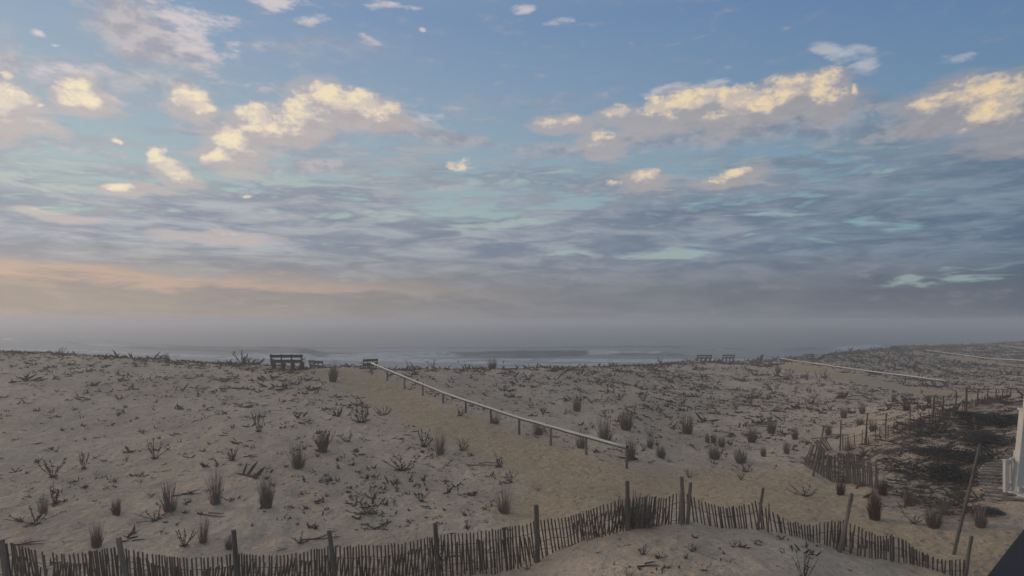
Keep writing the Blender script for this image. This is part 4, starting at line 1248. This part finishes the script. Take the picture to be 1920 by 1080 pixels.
# dark low bushes on the sheltered slope by the house
def bush_mesh(seed, name='foliage'):
    r = random.Random(seed); V = []; Fc = []
    lobes = [(r.gauss(0, .34), r.gauss(0, .30), r.uniform(.10, .30), r.uniform(.22, .40)) for _ in range(11)]
    for k in range(2600):
        lx, ly, lz, lr_ = r.choice(lobes)
        th = r.uniform(0, 6.283); ph = math.acos(r.uniform(-0.2, 1)); q = lr_ * r.uniform(.55, 1.08)
        p = Vector((lx + q * math.sin(ph) * math.cos(th), ly + q * math.sin(ph) * math.sin(th), lz + q * math.cos(ph) * .75))
        if p.z < 0: continue
        d = Vector((r.gauss(0, 1), r.gauss(0, 1), r.gauss(.5, .8))).normalized(); a = d.orthogonal().normalized()
        L = r.uniform(.03, .075); w = L * .35; s = len(V)
        V += [p, p + d * L * .5 + a * w, p + d * L, p + d * L * .5 - a * w]; Fc.append((s, s+1, s+2, s+3))
    return mesh_py(name, V, Fc, M['bush'])
BUSH = [bush_mesh(s) for s in (5, 6, 7)]
def trunk_mesh():
    mb = MB(); r = random.Random(3)
    for k in range(7):
        a = k * .9; mb.tube([(0, 0, -.05), (math.cos(a) * .12, math.sin(a) * .12, .15), (math.cos(a) * .3, math.sin(a) * .3, .34)], [.02, .014, .006], 4, False)
    return mb.mesh('stems', M['stem'])
BT = trunk_mesh()
for px, py, w, h, lab in [(1775,900,110,78,'wide dark low bush on the right slope left of the plank walkway'),
                          (1815,868,100,72,'dark bush just behind the leaning pole'),
                          (1850,830,90,64,'dark bush beside the white stair railing'),
                          (1868,795,80,44,'dark bush behind the white post, high on the slope'),
                          (1835,785,70,32,'low dark bush under the crest fence near the house'),
                          (1760,858,80,46,'low dark bush uphill on the matted right slope'),
                          (1850,965,70,34,'low brown bush between leaning pole and dark surface')]:
    g = ground(px, py)
    root = empty('bush', g, rng.uniform(0, 6), lab, 'bush', 'dark bushes on the slope by the house')
    root.scale = (w / F * g[1] / 1.25,) * 2 + (h / F * g[1] / 1.5,)
    link(bpy.data.objects.new('foliage', rng.choice(BUSH)), root); link(bpy.data.objects.new('stems', BT), root)

# ------------------------------------------------------------------ countless small stuff: sprouts, litter, matted grass
NEAR_PATCH = [poly_xy(p) for p in ([(530,880),(640,850),(760,845),(900,880),(960,930),(900,990),(700,1010),(560,1000)],
                                   [(1180,870),(1330,845),(1480,850),(1500,875),(1380,885),(1230,890)])]
def density(X, Y):
    """clusters per square metre"""
    u = X / Y
    px = 960 + F * u
    left = u < (700 - 960) / F
    d = np.where(left, 4.5 + 7.0 * sstep(Y, 26, 35), 3.0)
    d = np.where(px > 760, 6.5 + 2.0 * sstep(px, 1150, 1500), d)
    d = np.where((Y < 17.5), 1.6, d)
    for P_, a in zip(NEAR_PATCH, (8.5, 6.0)): d = np.maximum(d, a * sstep(in_poly(X, Y, P_), -0.6, 0.9))
    far = 4.8 - 2.4 * sstep(Y, 60, 110)
    d = np.where(Y > 52, far, d)
    d = d + 22.0 * sstep(in_poly(X, Y, SLOPE), -0.5, 1.0)
    clump = sstep(fbm(X / 3.2, Y / 3.2, 301, 3), -0.28, 0.32)
    d = d * (0.45 + 1.0 * clump * (0.6 + 0.8 * sstep(fbm(X / 11, Y / 11, 501, 2), -0.3, 0.35)))
    d = d * (1 - sstep(pathmask(X, Y), 0.12, 0.5)) * (1 - 0.95 * sstep(Y, 96, 112) * (u < 0.5))
    return d
def scatter():
    DM = 13.0
    # candidates spread evenly over the ground in view
    out = []
    for y0, y1, dm in ((11, 30, 44.0), (30, 60, 15), (60, 150, 6.0)):
        area = 0.5 * (1.1 * 2) * (y1 ** 2 - y0 ** 2); n = int(area * dm)
        Y = np.sqrt(nr.uniform(y0 ** 2, y1 ** 2, n)); X = nr.uniform(-1.1, 1.1, n) * Y
        keep = nr.uniform(0, dm, n) < density(X, Y)
        out.append(np.stack([X[keep], Y[keep]], 1))
    # a darker fringe of growth along the crest
    fx = []
    for k in range(1500):
        px = nr.uniform(0, 1760); e = np.interp(px, [0,120,250,400,500,690,760,900,1100,1250,1300,1440,1500,1600,1700,1760], [656,663,673,681,692,694,691,692,689,684,678,684,673,663,655,655])
        if 560 < px < 690: continue
        g = base_ground(px, e + abs(nr.normal(0, 1.5)) + 0.5); fx.append((g[0], g[1] + nr.normal(0, .5)))
    out.append(np.array(fx))
    C = np.concatenate(out)
    X, Y = C[:, 0], C[:, 1]; Z = ground_z(X, Y)
    mat_ = sstep(in_poly(X, Y, SLOPE), -0.8, 0.6)
    size = np.exp(nr.normal(0, 0.60, len(C))) * (0.037 + 0.0013 * np.minimum(Y, 120))
    k = nr.integers(3, 8, len(C)) + (mat_ > .5) * 3
    idx = np.repeat(np.arange(len(C)), k); n = len(idx)
    ang = nr.uniform(0, 2 * np.pi, n)
    lying = nr.uniform(0, 1, n) < (0.38 + 0.35 * mat_[idx])
    up = np.where(lying, nr.uniform(0.02, 0.18, n), nr.uniform(0.35, 1.4, n))
    D = np.stack([np.cos(ang), np.sin(ang), up], 1); D /= np.linalg.norm(D, axis=1)[:, None]
    s = size[idx]
    L = s * nr.uniform(0.5, 1.35, n) * np.where(lying, 1.25, 1.0) * (1 + 0.5 * mat_[idx])
    w = s * nr.uniform(0.06, 0.13, n)
    off = nr.normal(0, 1, (n, 2)) * (s * 0.42)[:, None]
    B = np.stack([X[idx] + off[:, 0], Y[idx] + off[:, 1], np.zeros(n)], 1)
    B[:, 2] = Z[idx] - 0.012 + (ground_z(B[:, 0], B[:, 1]) - Z[idx]) * 1.0 + lying * 0.012
    A = np.cross(D, np.tile([[0.31, 0.17, 0.93]], (n, 1))); A /= np.linalg.norm(A, axis=1)[:, None]
    Cc = np.cross(D, A)
    ring = []
    for t in (0, 2.094, 4.189):
        ring.append(B + (A * math.cos(t) + Cc * math.sin(t)) * w[:, None])
    Mid = B + D * (L * 0.55)[:, None]
    ring2 = [Mid + (A * math.cos(t) + Cc * math.sin(t)) * (w * 1.15)[:, None] for t in (0, 2.094, 4.189)]
    tip = B + D * L[:, None]
    V = np.stack(ring + ring2 + [tip], 1).reshape(-1, 3)
    f = np.array([(0, 1, 3), (1, 4, 3), (1, 2, 4), (2, 5, 4), (2, 0, 5), (0, 3, 5), (3, 4, 6), (4, 5, 6), (5, 3, 6)])
    Fc = (np.arange(n)[:, None, None] * 7 + f[None]).reshape(-1, 3)
    me = mesh_np('ground_cover', V, Fc, M['cover'])
    o = tag(link(bpy.data.objects.new('ground_cover', me)), kind='stuff')
    o['label'] = 'countless small dead sprouts, leaves and bits of litter over the dune sand'
    print('clusters', len(C), 'spikes', n)
scatter()

# larger sprouts one could point at, each its own thing
def sprout_mesh(seed):
    r = random.Random(seed); V = []; Fc = []
    for k in range(r.randint(5, 9)):
        a = r.uniform(0, 6.283); q = r.uniform(.2, 1.2)
        spike(V, Fc, Vector((r.gauss(0, .12), r.gauss(0, .08), -.02)), Vector((math.cos(a) * q, math.sin(a) * q, 1)), r.uniform(.4, 1.0), r.uniform(.045, .08), 4)
    return mesh_py('sprout', V, Fc, M['leaf'])
SPR = [sprout_mesh(100 + k) for k in range(7)]
REG = [((60, 520), (730, 850), 34, 'small dark dead sprout dotted over the upper left dune', 'small sprouts on the upper left dune'),
       ((20, 540), (850, 1000), 30, 'small dark dead sprout dotted over the lower left dune above the fence', 'small sprouts on the lower left dune'),
       ((545, 930), (815, 1000), 46, 'small dark dead sprout in the littered patch between fence and path', 'small sprouts between fence and path'),
       ((900, 1450), (700, 850), 56, 'small dark dead sprout on the dune right of the long handrail', 'small sprouts right of the handrail'),
       ((1080, 1480), (1005, 1070), 14, 'small dark dead sprout on the pale mound in the foreground', 'small sprouts on the pale mound')]
for (xa, xb), (ya, yb), n, lab, grp in REG:
    c = 0; tries = 0
    while c < n and tries < 2000:
        tries += 1
        px, py = rng.uniform(xa, xb), rng.uniform(ya, yb)
        X, Y, Z = ground(px, py)
        if pathmask(X, Y) > 0.1 or (grp.endswith('mound') and Y > 15): continue
        if not grp.endswith('mound') and Y < 16.2: continue
        o = bpy.data.objects.new('sprout', rng.choice(SPR)); s = rng.uniform(.11, .23) * (1 + Y * .008) * (0.6 if grp.endswith('mound') else 1)
        o.location = (X, Y, Z); o.scale = (s, s, s * rng.uniform(.6, 1.1)); o.rotation_euler = (rng.gauss(0, .2), rng.gauss(0, .2), rng.uniform(0, 6.28))
        link(o); tag(o, lab, 'sprout', grp); c += 1

# driftwood sticks and fallen stalks lying about
STK = [(600,1012,70,'long thin fallen stalk lying above the fence, lower middle'),(52,1022,50,'thin curved stalk lying behind the far left of the fence'),
       (420,712,50,'pale forked stick lying high on the left dune'),(1425,800,60,'dark fallen branch lying across the right dune'),(1560,820,70,'dark fallen branch beside the toppled fence piece'),
       (1450,772,44,'short dark fallen branch on the right dune'),(1215,1062,40,'thin dark stick lying on the lower pale mound'),(905,873,60,'long dark branch trailing from the path edge plant'),
       (470,857,26,'short crooked stick lying on the left dune'),(395,968,60,'crossed dark sticks at the foot of the tall feathery clump'),(350,928,50,'forked stick right of the broad dark clump')]
for px, py, wpx, lab in STK:
    X, Y, Z = ground(px, py); L = wpx / F * Y
    mb = MB(); a = rng.uniform(-.3, .3)
    for q in range(2):
        pts = []
        for i in range(6):
            f = i / 5 - .5; x = f * L * (1 if q == 0 else .5) + (q * L * .12); y = math.sin(a) * f * L + (q * .25 * (f + .5) * L) + rng.gauss(0, .01)
            pts.append((x, y, float(ground_z(X + x, Y + y)) - Z + .02 + .03 * q))
        mb.tube(pts, [.018, .017, .015, .013, .010, .006], 5)
    o = link(bpy.data.objects.new('fallen_branch', mb.mesh('fallen_branch', M['stem']))); o.location = (X, Y, Z)
    tag(o, lab, 'branch', 'fallen branches lying on the dunes')
